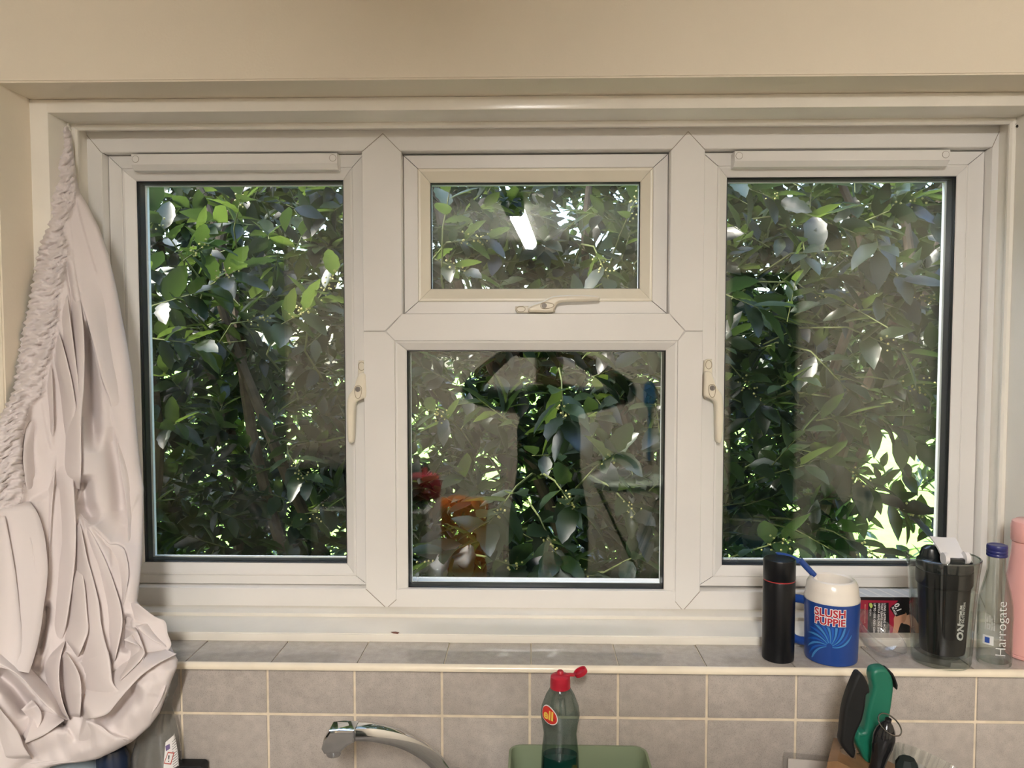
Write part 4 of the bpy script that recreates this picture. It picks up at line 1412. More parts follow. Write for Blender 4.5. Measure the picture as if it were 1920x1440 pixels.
cp_ = [at(px_, py_, -.13) for px_, py_ in KS([(845, 95), (900, 98), (950, 150), (990, 240), (1007, 340), (990, 362), (975, 300), (940, 200), (890, 130)])]
MB().plate(cp_, -.118, -.138, .003, 2).build('grip_edge', M_kblk, gk, True, 50)
# sharpening steel
a_, b_ = B(1540 + 905 / 7.2, 1240 + 775 / 7.2, -.178), B(1540 + 735 / 7.2, 1240 + 1500 / 7.2, -.165)
ax = (b_ - a_)
st_ = tag(empty('sharpening_steel', b_ + Vector((0, 0, -.03))), 'sharpening steel with a glossy black handle and wire ring in the block', 'sharpener')
M_kgl = mat('glossy black grip', (0.012, 0.012, 0.013), 0.12)
fr2 = [0, .03, .05, .1, .2, .32, .48, .65, .85, 1.0]
rd = [.0048, .005, .0048, .0085, .0135, .0160, .0155, .0125, .0105, .0115]
MB().tube([a_ + ax * q for q in fr2], rd, 20).build('grip', M_kgl, st_, True)
MB().tube([a_ + ax * .97, a_ + ax * 1.0 + Vector((-.004, .01, -.07))], .005, 10).build('rod', M_chrome, st_, True)
MB().torus(a_ + ax * .035 + Vector((.003, 0, -.006)), (.32, -.48, .82), .0185, .0011, 36, 8).build('wire_ring', mat('dark steel', (.25, .24, .23), .25, 1.0), st_, True)

# clear scalloped dish and dark cap to the right of the block
M_dish = glass('ribbed glass', 0.07, (.94, .95, .94), (.48, .52, .50), haze=.04)
t = tag(empty('scalloped_dish', (at(1752, 1440, -.075)[0], -.075, WT)), 'clear scalloped glass dish leaning behind the knife block', 'dish')
dc = atv(1752, 1476, -.075)
secs = []
rt_ = Matrix.Rotation(R(24), 4, 'Y')
for r_, z_ in ((.030, -.042), (.050, -.03), (.070, .0), (.0790, .028), (.0774, .0285), (.068, .001), (.048, -.028), (.028, -.039)):
    ring_ = []
    for j in range(96):
        a = 2 * math.pi * j / 96
        rr_ = r_ * (1 + .055 * abs(math.sin(a * 11)))
        v_ = rt_ @ Vector((rr_ * math.cos(a), .60 * rr_ * math.sin(a), z_))
        ring_.append(dc + v_ + Vector((0, 0, .008)))
    secs.append(ring_)
MB().loft(secs).build('shell', M_dish, t, True)
t = tag(empty('dark_bottle', (at(1700, 1440, -.20)[0], -.20, WT)), 'small dark bottle with an angular cap in front of the clear dish', 'bottle')
q = at(1700, 1417, -.20)
MB().lathe([(.020, 0), (.022, .003), (.022, q[1] - WT - .045), (.016, q[1] - WT - .032)], (at(1700, 1440, -.20)[0], -.20, WT), 24).build('body', M_kgl, t, True)
M_dcap = mat('dark green cap', (.012, .018, .017), .65, spec=.2)
MB().lathe([(.0165, q[1] - WT - .036), (.0165, q[1] - WT - .014), (.011, q[1] - WT - .004), (0, q[1] - WT - .004)], (at(1700, 1440, -.20)[0], -.20, WT), 8).build('cap', M_dcap, t)
# clear sleeve with a white card leaning at the tiles
t = tag(empty('card_sleeve', (at(1520, 1440, -.03)[0], -.03, WT)), 'white card in a clear plastic sleeve leaning on the tiles beside the knife block', 'card')
a_, b_ = at(1476, 1424, -.03), at(1572, 1432, -.03)
MB().plate([(a_[0], WT), (b_[0], WT), (b_[0], b_[1]), (a_[0] + .003, a_[1])], -.026, -.028).build('card', mat('white card', (.72, .66, .60), .6), t)
a_, b_ = at(1470, 1417, -.035), at(1576, 1427, -.035)
MB().plate([(a_[0], WT), (b_[0], WT), (b_[0], b_[1]), (a_[0] + .004, a_[1])], -.022, -.032).build('sleeve', M_clear, t)

# spray bottle and things under the curtain
M_spray = glass('spray bottle plastic', 0.05, (.80, .81, .80), (.42, .43, .42), haze=.03)
M_navy = mat('navy plastic', (.012, .022, .05), .25)
sx_, sy_ = at(290, 1440, -.040)[0], -.042
t = tag(empty('spray_bottle', (sx_, sy_, WT)), 'clear plastic spray bottle with a white hazard label, under the curtain', 'bottle')
prof = []
for py_, cxp, hw in ((1256, 322, 7), (1268, 322, 11), (1285, 320, 12), (1305, 313, 11), (1325, 308, 14), (1350, 302, 25), (1380, 296, 38), (1410, 294, 45), (1440, 293, 48), (1480, 292, 50)):
    xl_, z_ = at(cxp - hw, py_, sy_)
    xr_, _ = at(cxp + hw, py_, sy_)
    prof.append(((xl_ + xr_) / 2, (xr_ - xl_) / 2, z_))
prof.append((prof[-1][0], prof[-1][1], WT + .003))
prof.append((prof[-1][0], prof[-1][1] * .9, WT))
MB().loft([[(cx_ + hw * math.cos(2 * math.pi * j / 32), sy_ + min(hw, .026) * math.sin(2 * math.pi * j / 32), z_) for j in range(32)] for cx_, hw, z_ in prof]).build('bottle_wall', M_spray, t, True)
def spray_pt(px_, py_, off):
    X_, Z_ = at(px_, py_, sy_ - .025)
    zs = [p_[2] for p_ in prof][::-1]
    cx_ = np.interp(Z_, zs, [p_[0] for p_ in prof][::-1]); hw = np.interp(Z_, zs, [p_[1] for p_ in prof][::-1])
    u_ = max(-.97, min(.97, (X_ - cx_) / hw))
    return (cx_ + u_ * hw, sy_ - min(hw, .026) * math.sqrt(1 - u_ * u_) - off, Z_)
def spray_patch(nm, poly, mm, off, n=7):
    (ax_, ay_), (bx_, by_), (cx__, cy_), (dx_, dy_) = poly
    v = []
    for i in range(n + 1):
        for j in range(n + 1):
            s_, r_ = j / n, i / n
            px_ = (ax_ * (1 - s_) + bx_ * s_) * (1 - r_) + (dx_ * (1 - s_) + cx__ * s_) * r_
            py_ = (ay_ * (1 - s_) + by_ * s_) * (1 - r_) + (dy_ * (1 - s_) + cy_ * s_) * r_
            v.append(spray_pt(px_, py_, off))
    obj(nm, v, [(i * (n + 1) + j, i * (n + 1) + j + 1, (i + 1) * (n + 1) + j + 1, (i + 1) * (n + 1) + j) for i in range(n) for j in range(n)], mm, t, True)
spray_patch('label', [(308, 1394), (330, 1378), (341, 1446), (305, 1446)], M_white, .0008)
M_hz = mat('hazard red', (.45, .06, .04), .5)
M_ink = mat('label ink', (.10, .10, .11), .6)
spray_patch('hazard_diamond', [(312, 1413), (321, 1418), (317, 1438), (306, 1433)], M_hz, .0012)
spray_patch('hazard_field', [(312.7, 1415), (319.6, 1419), (316.2, 1435.5), (307.6, 1431.5)], M_white, .0015)
spray_patch('hazard_mark', [(312.5, 1419), (315, 1420), (314.5, 1427), (313, 1427)], M_ink, .0018)
spray_patch('hazard_mark', [(313, 1429), (314.6, 1429.5), (314.2, 1432), (312.8, 1431.5)], M_ink, .0018)
spray_patch('violet_mark', [(308, 1401), (314, 1399), (315, 1408), (309, 1411)], mat('violet print', (.16, .12, .26), .5), .0012)
for k in range(12):
    y_ = 1388 + k * 4.6
    spray_patch('print_line', [(317 + k * .25, y_ + 9), (331 + k * .55, y_), (331.2 + k * .55, y_ + 1.1), (317.2 + k * .25, y_ + 10.1)], M_ink, .0012, 3)
q = at(205, 1398, -.045)
t = tag(MB().lathe([(.022, 0), (.026, .004), (.026, q[1] - WT - .02), (.020, q[1] - WT - .004), (.010, q[1] - WT)], (at(212, 1440, -.045)[0], -.045, WT), 28).build('navy_bottle', M_navy, None, True), 'dark navy plastic bottle half hidden below the curtain', 'bottle')
rebase(t, (at(212, 1440, -.045)[0], -.045, WT))
M_pale = mat('pale blue plastic', (.30, .37, .42), .35)
q = at(118, 1426, -.062)
t = MB().lathe([(.040, 0), (.05, .004), (.056, .05), (.054, q[1] - WT - .012), (.035, q[1] - WT), (0, q[1] - WT)], (q[0], -.062, WT), 36).build('pale_blue_tub', M_pale, None, True)
tag(rebase(t, (q[0], -.062, WT)), 'pale blue plastic tub under the bottom hem of the curtain', 'tub')
a_, b_ = at(338, 1430, -.035), at(384, 1430, -.035)
t = MB().plate(rrect(a_[0] - .02, b_[0], WT, a_[1], .006), -.022, -.045, .002, 2).build('black_tray', M_kblk, None, True)
tag(rebase(t, ((a_[0] + b_[0]) / 2, -.034, WT)), 'black plastic tray upright against the tiles beside the spray bottle', 'tray')

# ------------------------------------------------------------------ the room behind, seen in the panes
YM = 2 * .262


def mir(px_, py_, Y):
    """real X, Z of something at room depth Y that shows mirrored in the panes"""
    return at(px_, py_, YM - Y)


# ceiling batten light
M_lampbody = mat('white lamp body', (.8, .8, .78), .4)
M_lampend = mat('dark lamp end cap', (.03, .03, .03), .5)
M_tube = mat('lit diffuser', (.9, .9, .9), .4, emit=((1.0, .955, .905), LAMP_STRENGTH))
def lxy(y_): return -.078 + (.075 * (-1.75 - y_) / 1.3)
t = tag(empty('ceiling_batten_light_offscreen', (lxy(-2.4), -2.4, CEIL)), 'lit white fluorescent batten on the ceiling, mirrored in the top pane', 'ceiling light')
def bat(secp, y0, y1):
    return MB().loft([[(lxy(y_) + a, y_, CEIL + b) for a, b in secp] for y_ in (y0, y1)])
bat([(-.03, 0), (-.03, -.022), (.03, -.022), (.03, 0)], -3.06, -1.70).build('housing', M_lampbody, t)
bat([(.042 * math.cos(math.pi * k / 12), -.022 - .040 * math.sin(math.pi * k / 12)) for k in range(13)], -3.05, -1.84).build('diffuser_offscreen', M_tube, t, True, 50)
for y0, y1 in ((-3.075, -3.05), (-1.84, -1.62)):
    bat([(-.045, 0), (-.045, -.05), (-.03, -.065), (.03, -.065), (.045, -.05), (.045, 0)], y0, y1).build('end_cap', M_lampend, t)

# door in the back wall
M_door = mat('dark green door', (.020, .028, .026), .5)
a_, b_ = mir(1372, 512, RY0 + .02), mir(1512, 512, RY0 + .02)
d1 = tag(empty('door_1', ((a_[0] + b_[0]) / 2, RY0, 0)), 'dark door in the beige wall, mirrored in the right casement', kind='structure')
MB().box(a_[0], b_[0], RY0 - .01, RY0 + .04, 0, a_[1], .004).build('door_leaf', M_door, d1)
M_arch = mat('beige architrave', (.62, .55, .43), .5)
MB().box(a_[0] - .07, a_[0], RY0, RY0 + .03, 0, a_[1] + .07).build('architrave', M_arch, d1)
MB().box(b_[0], b_[0] + .07, RY0, RY0 + .03, 0, a_[1] + .07).build('architrave', M_arch, d1)
MB().box(a_[0], b_[0], RY0, RY0 + .03, a_[1], a_[1] + .07).build('architrave', M_arch, d1)
MB().lathe([(.012, 0), (.012, .03), (.026, .04), (.026, .055), (0, .062)], (0, 0, 0), 20)
kn = MB().tube([(a_[0] + .07, RY0 + .04, 1.0), (a_[0] + .07, RY0 + .09, 1.0)], .022, 16)
kn.build('door_knob', M_chrome, d1, True)

# tall dark cupboard at the left of the room
M_tall = mat('dark cupboard', (.025, .030, .028), .45)
Yc = -1.75
a_, b_ = mir(292, 414, Yc), mir(456, 414, Yc)
xL = RX0
t = tag(empty('tall_cupboard', ((xL + b_[0]) / 2, Yc - .3, 0)), 'tall dark cupboard, mirrored in the left casement', 'cupboard')
MB().box(xL + .005, b_[0], Yc - .6, Yc, 0, min(a_[1], CEIL - .02), .004).build('carcass', M_tall, t)
for z0, z1 in ((.12, 1.28), (1.29, min(a_[1], CEIL - .02) - .02)):
    MB().box(xL + .02, b_[0] - .015, Yc, Yc + .02, z0, z1, .004).build('door', M_tall, t)
    MB().tube([(b_[0] - .05, Yc + .045, (z0 + z1) / 2 - .07), (b_[0] - .05, Yc + .045, (z0 + z1) / 2 + .07)], .005, 8).build('handle', M_chrome, t, True)

# dark base units and clutter along the room's left side
M_dunit = mat('dark base unit', (.030, .031, .033), .5)
t = tag(empty('dark_base_unit', (-1.39, RY0 + .3, 0)), 'dark low cupboard against the beige wall, mirrored in the left casement', 'cabinet')
MB().box(-2.03, -.75, RY0 + .02, RY0 + .58, 0, .86).build('carcass', M_dunit, t)
for k in range(2):
    MB().box(-2.02 + .64 * k, -1.40 + .64 * k, RY0 + .58, RY0 + .60, .08, .84, .004).build('door', M_dunit, t)
MB().box(-2.03, -.74, RY0 + .01, RY0 + .62, .86, .90, .004).build('top', M_counter, t)

# white cooker with a pan and red kettle things, mirrored low in the centre light
M_enam = mat('white enamel', (.78, .77, .74), .3)
cx_ = mir(786, 870, -1.75)[0]
t = tag(empty('cooker', (cx_ - .22, -2.05, 0)), 'white freestanding cooker with black hob, mirrored in the centre light', 'cooker')
MB().box(cx_ - .52, cx_ + .04, -2.33, -1.75, 0, .90, .006).build('body', M_enam, t)
MB().box(cx_ - .50, cx_ + .02, -2.31, -1.79, .90, .912, .003).build('hob', M_kblk, t)
MB().box(cx_ - .48, cx_, -1.755, -1.74, .18, .70, .004).build('oven_door', M_kblk, t)
for k in range(4):
    MB().tube([(cx_ - .44 + .12 * k, -1.76, .81), (cx_ - .44 + .12 * k, -1.72, .81)], .02, 14).build('knob', M_enam, t, True)
q = mir(802, 835, -2.0)
o = MB().lathe([(.07, 0), (.085, .01), (.09, .08), (.075, .12), (.02, .135), (.02, .15), (0, .152)], (q[0] - .02, -2.02, .912), 28).build('red_casserole', M_redcap, None, True)
tag(rebase(o, (q[0] - .02, -2.02, .912)), 'red lidded pot on the cooker, mirrored in the centre light', 'pot')

# orange laundry bag
M_orange = mat('orange fabric', (.62, .17, .015), .7, noise=(12, .2), bump=(30, .5))
Yo = -2.62
a_, b_ = mir(797, 938, Yo), mir(914, 938, Yo)
ox_, ow = (a_[0] + b_[0]) / 2, (b_[0] - a_[0]) / 2
rg = random.Random(5)
secs = []
for z_, s_ in ((0.0, .80), (.02, .9), (.25, .98), (.5, .96), (.7, 1.0), (a_[1] - .03, 1.02), (a_[1], 1.0), (a_[1] - .015, .90), (a_[1] - .12, .86)):
    secs.append([(ox_ + ow * s_ * (1 + .04 * math.sin(5 * a + z_ * 9)) * math.cos(a), Yo + .16 * s_ * math.sin(a), z_ + (.008 * math.sin(7 * a) if z_ > .5 else 0)) for a in [2 * math.pi * j / 36 for j in range(36)]])
o = MB().loft(secs).build('orange_bag', M_orange, None, True)
tag(rebase(o, (ox_, Yo, 0)), 'tall orange fabric bag on the floor, mirrored low in the centre light', 'bag')

# ironing board with iron-like white stand, against the back right
Yi = -2.2
M_board = mat('sage board cover', (.42, .46, .38), .8)
a_, b_ = mir(1112, 838, Yi), mir(1238, 885, Yi)
ibx = (a_[0] + b_[0]) / 2
t = tag(empty('ironing_board', (ibx, Yi, 0)), 'sage green ironing board on steel legs, mirrored in the centre light', 'ironing board')
bz = .98
bp2 = [(a_[0], Yi - .15), (a_[0] + .04, Yi + .16), (b_[0] - .10, Yi + .19), (b_[0] + .35, Yi + .02), (b_[0] + .10, Yi - .17)]
sm = smooth_poly(bp2, 5)
MB().loft([[(x_, y_, z_) for x_, y_ in sm] for z_ in (bz - .03, bz)]).build('board', M_board, t, True, 40)
for s_ in (-1, 1):
    MB().tube([(ibx - .16, Yi + .10 * s_, bz - .03), (ibx + .28, Yi + .14 * s_, .02)], .011, 10).build('leg', M_chrome, t, True)
    MB().tube([(ibx + .20, Yi + .06 * s_, bz - .03), (ibx - .15, Yi + .13 * s_, .02)], .011, 10).build('leg', M_chrome, t, True)
ic = Vector((ibx - .02, Yi, bz))
t = tag(empty('steam_iron', ic), 'white and grey steam iron resting on the ironing board', 'iron')
MB().loft([[(ic.x + s_ * x_, ic.y + s_ * y_, z_ + bz) for x_, y_ in smooth_poly([(-.13, -.05), (-.13, .05), (.02, .055), (.14, 0), (.02, -.055)], 4)] for z_, s_ in ((0, 1), (.012, 1), (.03, .9), (.06, .7))]).build('soleplate', M_enam, t, True, 40)
MB().tube(spline([ic + Vector((-.10, 0, .05)), ic + Vector((-.11, 0, .10)), ic + Vector((-.02, 0, .125)), ic + Vector((.05, 0, .09)), ic + Vector((.07, 0, .05))], 5), .014, 12).build('handle', M_kblk, t, True)
# blue brush hanging on the back wall
q = mir(1217, 738, RY0 + .03)
t = tag(empty('blue_brush', (q[0], RY0 + .02, q[1] - .5)), 'blue long-handled brush hanging on the beige wall, mirrored in the centre light', 'brush')
MB().plate(smooth_poly([(q[0] - .035, q[1] - .08), (q[0] + .035, q[1] - .08), (q[0] + .038, q[1] + .06), (q[0], q[1] + .09), (q[0] - .038, q[1] + .06)], 4), RY0 + .005, RY0 + .03, .006, 2).build('head', mat('blue brush plastic', (.02, .12, .30), .4), t, True, 50)
MB().tube([(q[0], RY0 + .018, q[1] - .08), (q[0], RY0 + .018, q[1] - .5)], .011, 10).build('handle', MATS['blue brush plastic'], t, True)

# ------------------------------------------------------------------ the person taking the photograph
M_shirt = mat('dark hoodie', (.035, .036, .038), .8, bump=(60, .3))
M_sleeve = M_shirt
M_skin = mat('skin', (.52, .33, .25), .5)
M_trs = mat('dark trousers', (.02, .022, .028), .8)
M_hair = mat('dark hair', (.03, .02, .015), .6)


def person():
    px0, py0 = .085, -1.66
    Vt = [  # joint, radius (x, y)
        ((px0, py0, .98), (.155, .105)),          # 0 pelvis
        ((px0, py0, 1.12), (.145, .10)),          # 1 waist
        ((px0, py0 + .01, 1.30), (.165, .11)),    # 2 chest
        ((px0, py0, 1.44), (.13, .085)),          # 3 upper chest
        ((px0, py0, 1.52), (.058, .058)),         # 4 neck
        ((px0, py0 + .02, 1.60), (.070, .078)),   # 5 jaw
        ((px0, py0 + .015, 1.69), (.078, .095)),  # 6 skull
        ((px0, py0 + .01, 1.755), (.055, .070)),  # 7 crown
        ((px0 - .19, py0 + .01, 1.435), (.062, .062)),   # 8 left shoulder (screen left)
        ((-.285, py0 + .07, 1.475), (.050, .050)),       # 9 elbow
        ((-.16, -1.46, 1.60), (.036, .036)),             # 10 forearm
        ((-.088, -1.395, 1.655), (.027, .027)),          # 11 wrist
        ((px0 + .19, py0 + .01, 1.435), (.062, .062)),   # 12
        ((.455, py0 + .07, 1.475), (.050, .050)),        # 13
        ((.26, -1.46, 1.60), (.036, .036)),              # 14
        ((.150, -1.395, 1.655), (.027, .027)),           # 15
        ((px0 - .10, py0, .88), (.095, .10)),            # 16 hip
        ((px0 - .11, py0 + .01, .50), (.062, .066)),     # 17 knee
        ((px0 - .11, py0 - .02, .10), (.042, .045)),     # 18 ankle
        ((px0 - .12, py0 + .13, .035), (.042, .035)),    # 19 toe
        ((px0 + .10, py0, .88), (.095, .10)),
        ((px0 + .11, py0 + .01, .50), (.062, .066)),
        ((px0 + .11, py0 - .02, .10), (.042, .045)),
        ((px0 + .12, py0 + .13, .035), (.042, .035)),
    ]
    Ed = [(0, 1), (1, 2), (2, 3), (3, 4), (4, 5), (5, 6), (6, 7), (3, 8), (8, 9), (9, 10), (10, 11), (3, 12), (12, 13), (13, 14), (14, 15),
          (0, 16), (16, 17), (17, 18), (18, 19), (0, 20), (20, 21), (21, 22), (22, 23)]
    # hands: palm and five fingers closing on the ends of the phone
    for wrist, sx_, phx in ((11, 1, -.072), (15, -1, .072 + .06)):
        w = Vector(Vt[wrist][0])
        palm = Vector((w.x + .014 * sx_, -1.372, 1.668))
        Vt.append((tuple(palm), (.024, .016)))
        pi = len(Vt) - 1
        Ed.append((wrist, pi))
        for k in range(4):
            z_ = 1.700 - .016 * k
            r0 = palm + Vector((.010 * sx_, .006, (1.5 - k) * .013))
            r1 = palm + Vector(((.028 - .003 * abs(k - 1)) * sx_, .020, (1.5 - k) * .016))
            r2 = palm + Vector(((.046 - .005 * abs(k - 1)) * sx_, .022, (1.5 - k) * .016))
            b0 = len(Vt)
            Vt.extend([(tuple(r0), (.009, .009)), (tuple(r1), (.0082, .0082)), (tuple(r2), (.007, .007))])
            Ed += [(pi, b0), (b0, b0 + 1), (b0 + 1, b0 + 2)]
        b0 = len(Vt)
        Vt.extend([(tuple(palm + Vector((.012 * sx_, -.014, -.012))), (.010, .010)), (tuple(palm + Vector((.032 * sx_, -.020, .004))), (.009, .009)), (tuple(palm + Vector((.05 * sx_, -.018, .014))), (.0078, .0078))])
        Ed += [(pi, b0), (b0, b0 + 1), (b0 + 1, b0 + 2)]
    org = Vector((px0, py0, 0))
    me = bpy.data.meshes.new('person')
    me.from_pydata([tuple(Vector(v[0]) - org) for v in Vt], Ed, [])
    o = bpy.data.objects.new('person', me)
    COL.objects.link(o)
    md = o.modifiers.new('skin', 'SKIN')
    md.use_smooth_shade = True
    for i, v in enumerate(Vt):
        me.skin_vertices[0].data[i].radius = v[1]
        me.skin_vertices[0].data[i].use_root = (i == 0)
    s = o.modifiers.new('sub', 'SUBSURF')
    s.levels = s.render_levels = 2
    bpy.context.view_layer.update()
    dg = bpy.context.evaluated_depsgraph_get()
    me2 = bpy.data.meshes.new_from_object(o.evaluated_get(dg))
    bpy.data.objects.remove(o)
    o = bpy.data.objects.new('person', me2)
    COL.objects.link(o)
    o.location = org
    me2.materials.clear()
    for mm in (M_shirt, M_skin, M_trs):
        me2.materials.append(mm)
    for p in me2.polygons:
        c_ = p.center + org
        p.use_smooth = True
        k = 0
        if c_.z < .95: k = 2
        if c_.z > 1.505 and abs(c_.x - px0) < .12 and c_.y < -1.52: k = 1
        if c_.y > -1.49 and c_.z > 1.55: k = 1
        if c_.z < .07: k = 0
        p.material_index = k
    # hair, facial features as children
    hc = Vector((px0, py0 + .005, 1.70)) - org
    v, f = [], []
    mh = MB()
    secs = []
    for k in range(10):
        a = math.pi / 2 * k / 9
        r_ = math.cos(a)
        secs.append([(org.x + hc.x + .092 * r_ * math.cos(b), org.y + hc.y - .008 + .108 * r_ * math.sin(b), 1.675 + .045 * (1 if math.sin(b) > .3 else 0) * (1 - k / 9) + .105 * math.sin(a)) for b in [2 * math.pi * j / 28 for j in range(28)]])
    mh.loft(secs).build('hair', M_hair, o, True)
    for s_ in (-1, 1):
        MB().lathe([(0.001, -.009), (.008, -.005), (.0105, 0), (.008, .005), (.001, .009)], (px0 + .032 * s_, py0 + .094, 1.672), 12).build('eye', M_white, o, True)
        MB().lathe([(.002, -.03), (.013, -.015), (.016, .005), (.010, .028), (.002, .034)], (px0 + .080 * s_, py0 + .01, 1.66), 12, sx=.5).build('ear', M_skin, o, True)
    MB().tube([(px0, py0 + .100, 1.672), (px0, py0 + .118, 1.645), (px0, py0 + .104, 1.632)], [.008, .014, .010], 10).build('nose', M_skin, o, True)
    MB().tube([(px0 - .024, py0 + .090, 1.603), (px0, py0 + .100, 1.602), (px0 + .024, py0 + .090, 1.603)], [.004, .007, .004], 8).build('mouth', mat('lips', (.42, .18, .15), .5), o, True)
    return o


tag(person(), 'person in dark clothes holding up a phone with both hands, mirrored in the window', 'person')
ph = MB()
ph.plate(rrect(-.045, .105, 1.632, 1.706, .010), -1.352, -1.344, .002, 2)
o = ph.build('phone', M_kgl, None, True, 40)
t = rebase(o, (.03, -1.348, 1.632))
tag(t, 'black phone held up in both hands of the person', 'phone')

# ------------------------------------------------------------------ the garden
M_lawn = mat('sunlit lawn', (.28, .56, .06), .8, noise=(6, .25), bump=(80, .6))
GZ = -.25
tag(MB().box(-30, 30, .30, 60, GZ - .3, GZ).build('lawn', M_lawn), 'sunlit green lawn behind the laurel bush', 'lawn', kind='stuff')


def leaf_material(name):
    m = bpy.data.materials.new(name)
    m.use_nodes = True
    nt = m.node_tree
    b = nt.nodes['Principled BSDF']
    b.inputs['Roughness'].default_value = .34
    b.inputs['Specular IOR Level'].default_value = .55
    N = nt.nodes.new
    geo = N('ShaderNodeNewGeometry')
    oi = N('ShaderNodeObjectInfo')
    ad = N('ShaderNodeMath'); ad.operation = 'ADD'
    fr = N('ShaderNodeMath'); fr.operation = 'FRACT'
    nt.links.new(geo.outputs['Random Per Island'], ad.inputs[0])
    nt.links.new(oi.outputs['Random'], ad.inputs[1])
    nt.links.new(ad.outputs[0], fr.inputs[0])
    rp = N('ShaderNodeValToRGB')
    e = rp.color_ramp.elements
    e[0].position = 0; e[0].color = (.006, .012, .011, 1)
    e[1].position = 1; e[1].color = (.021, .038, .018, 1)
    k = e.new(.55); k.color = (.011, .022, .015, 1)
    nt.links.new(fr.outputs[0], rp.inputs['Fac'])
    nt.links.new(rp.outputs['Color'], b.inputs['Base Color'])
    tr = N('ShaderNodeBsdfTranslucent')
    rp2 = N('ShaderNodeValToRGB')
    e2 = rp2.color_ramp.elements
    e2[0].color = (.03, .07, .02, 1); e2[1].color = (.20, .31, .05, 1)
    nt.links.new(fr.outputs[0], rp2.inputs['Fac'])
    nt.links.new(rp2.outputs['Color'], tr.inputs['Color'])
    mx = N('ShaderNodeMixShader'); mx.inputs[0].default_value = .24
    nt.links.new(b.outputs[0], mx.inputs[1]); nt.links.new(tr.outputs[0], mx.inputs[2])
    nt.links.new(mx.outputs[0], nt.nodes['Material Output'].inputs['Surface'])
    return m


M_leaf = leaf_material('laurel leaf')
M_bark = mat('laurel bark', (.10, .075, .05), .8, noise=(30, .3), bump=(90, .6))
M_twig = mat('green twig', (.12, .14, .05), .6)
M_berry = mat('cream laurel bud', (.55, .50, .20), .4)


def leaf_shape(n, width, curl, fold_, wav, seed):
    """leaf along +Y, unit length, normal +Z: rows of (left, midrib, right)"""
    rg = np.random.RandomState(seed)
    v = []
    for i in range(n + 1):
        t = i / n
        w = width * (math.sin(math.pi * min(1, t * .96 + .02) ** .85)) ** .8 if 0 < i < n else 0.0
        z = -curl * t * t
        wl = 1 + wav * math.sin(i * 2.4 + seed)
        wr_ = 1 + wav * math.sin(i * 2.4 + seed + 1.7)
        if i in (0, n):
            v.append((0, t, z))
        else:
            v += [(-w * wl, t, z + fold_ * w + wav * .10 * math.sin(i * 3.1 + seed)), (0, t, z), (w * wr_, t, z + fold_ * w + wav * .10 * math.cos(i * 2.7 + seed))]
    f = [(0, 2, 1), (0, 3, 2)]
    for i in range(n - 2):
        a = 1 + 3 * i
        f += [(a, a + 1, a + 4, a + 3), (a + 1, a + 2, a + 5, a + 4)]
    last = 1 + 3 * (n - 1)
    a = last - 3
    f += [(a, a + 1, last), (a + 1, a + 2, last)]
    return np.array(v, float), f


rng = np.random.RandomState(11)


def frame_from(d, roll):
    """rotation whose Y is d, leaf face roughly upward, rolled"""
    d = d / np.linalg.norm(d)
    up = np.array([0, 0, 1.0])
    x = np.cross(d, up)
    if np.linalg.norm(x) < 1e-3: x = np.array([1.0, 0, 0])
    x /= np.linalg.norm(x)
    z = np.cross(x, d)
    c, s = math.cos(roll), math.sin(roll)
    x2, z2 = x * c + z * s, -x * s + z * c
    return np.stack([x2, d, z2], 1)


def sprig_leaves(p, d, n, L, spread=.9, r=rng):
    """leaves spiralling along a shoot: list of (base, rotation, length)"""
    out = []
    d = d / np.linalg.norm(d)
    a = np.cross(d, [0, 0, 1.0])
    if np.linalg.norm(a) < .05: a = np.array([1.0, 0, 0])
    a /= np.linalg.norm(a)
    b = np.cross(a, d)
    ln = L * 1.25
    ph = r.uniform(0, 6.28)
    for i in range(n):
        t = i / max(1, n - 1)
        base = p + d * ln * (t - .5)
        an = ph + i * 2.4
        o = a * math.cos(an) + b * math.sin(an)
        sp = spread * (1.15 - .6 * t)
        dr = d * math.cos(sp) + o * math.sin(sp) + np.array([0, 0, -.15])
        out.append((base, frame_from(dr, r.normal(0, .45)), L * r.uniform(.75, 1.12)))
    return out, (p - d * ln * .62, p + d * ln * .5)


bush = tag(empty('laurel_bush', (0, 1.5, GZ)), 'dense glossy green bay laurel bush growing right outside the window', 'bush')
# main stems
for k in range(13):
    r_ = random.Random(40 + k)
    x0 = -1.9 + 3.6 * k / 12 + r_.uniform(-.1, .1)
    y0 = 1.45 + r_.uniform(-.35, .5)
    pts = [(x0, y0, GZ)]
    x1, y1 = x0, y0
    for q in range(6):
        x1 += r_.uniform(-.22, .22)
        y1 += r_.uniform(-.16, .10)
        pts.append((x1, y1, GZ + .55 * (q + 1)))
    sp_ = spline(pts, 4)
    MB().tube(sp_, [.030 - .024 * i / (len(sp_) - 1) for i in range(len(sp_))], 8).build('branch', M_bark, bush, True)

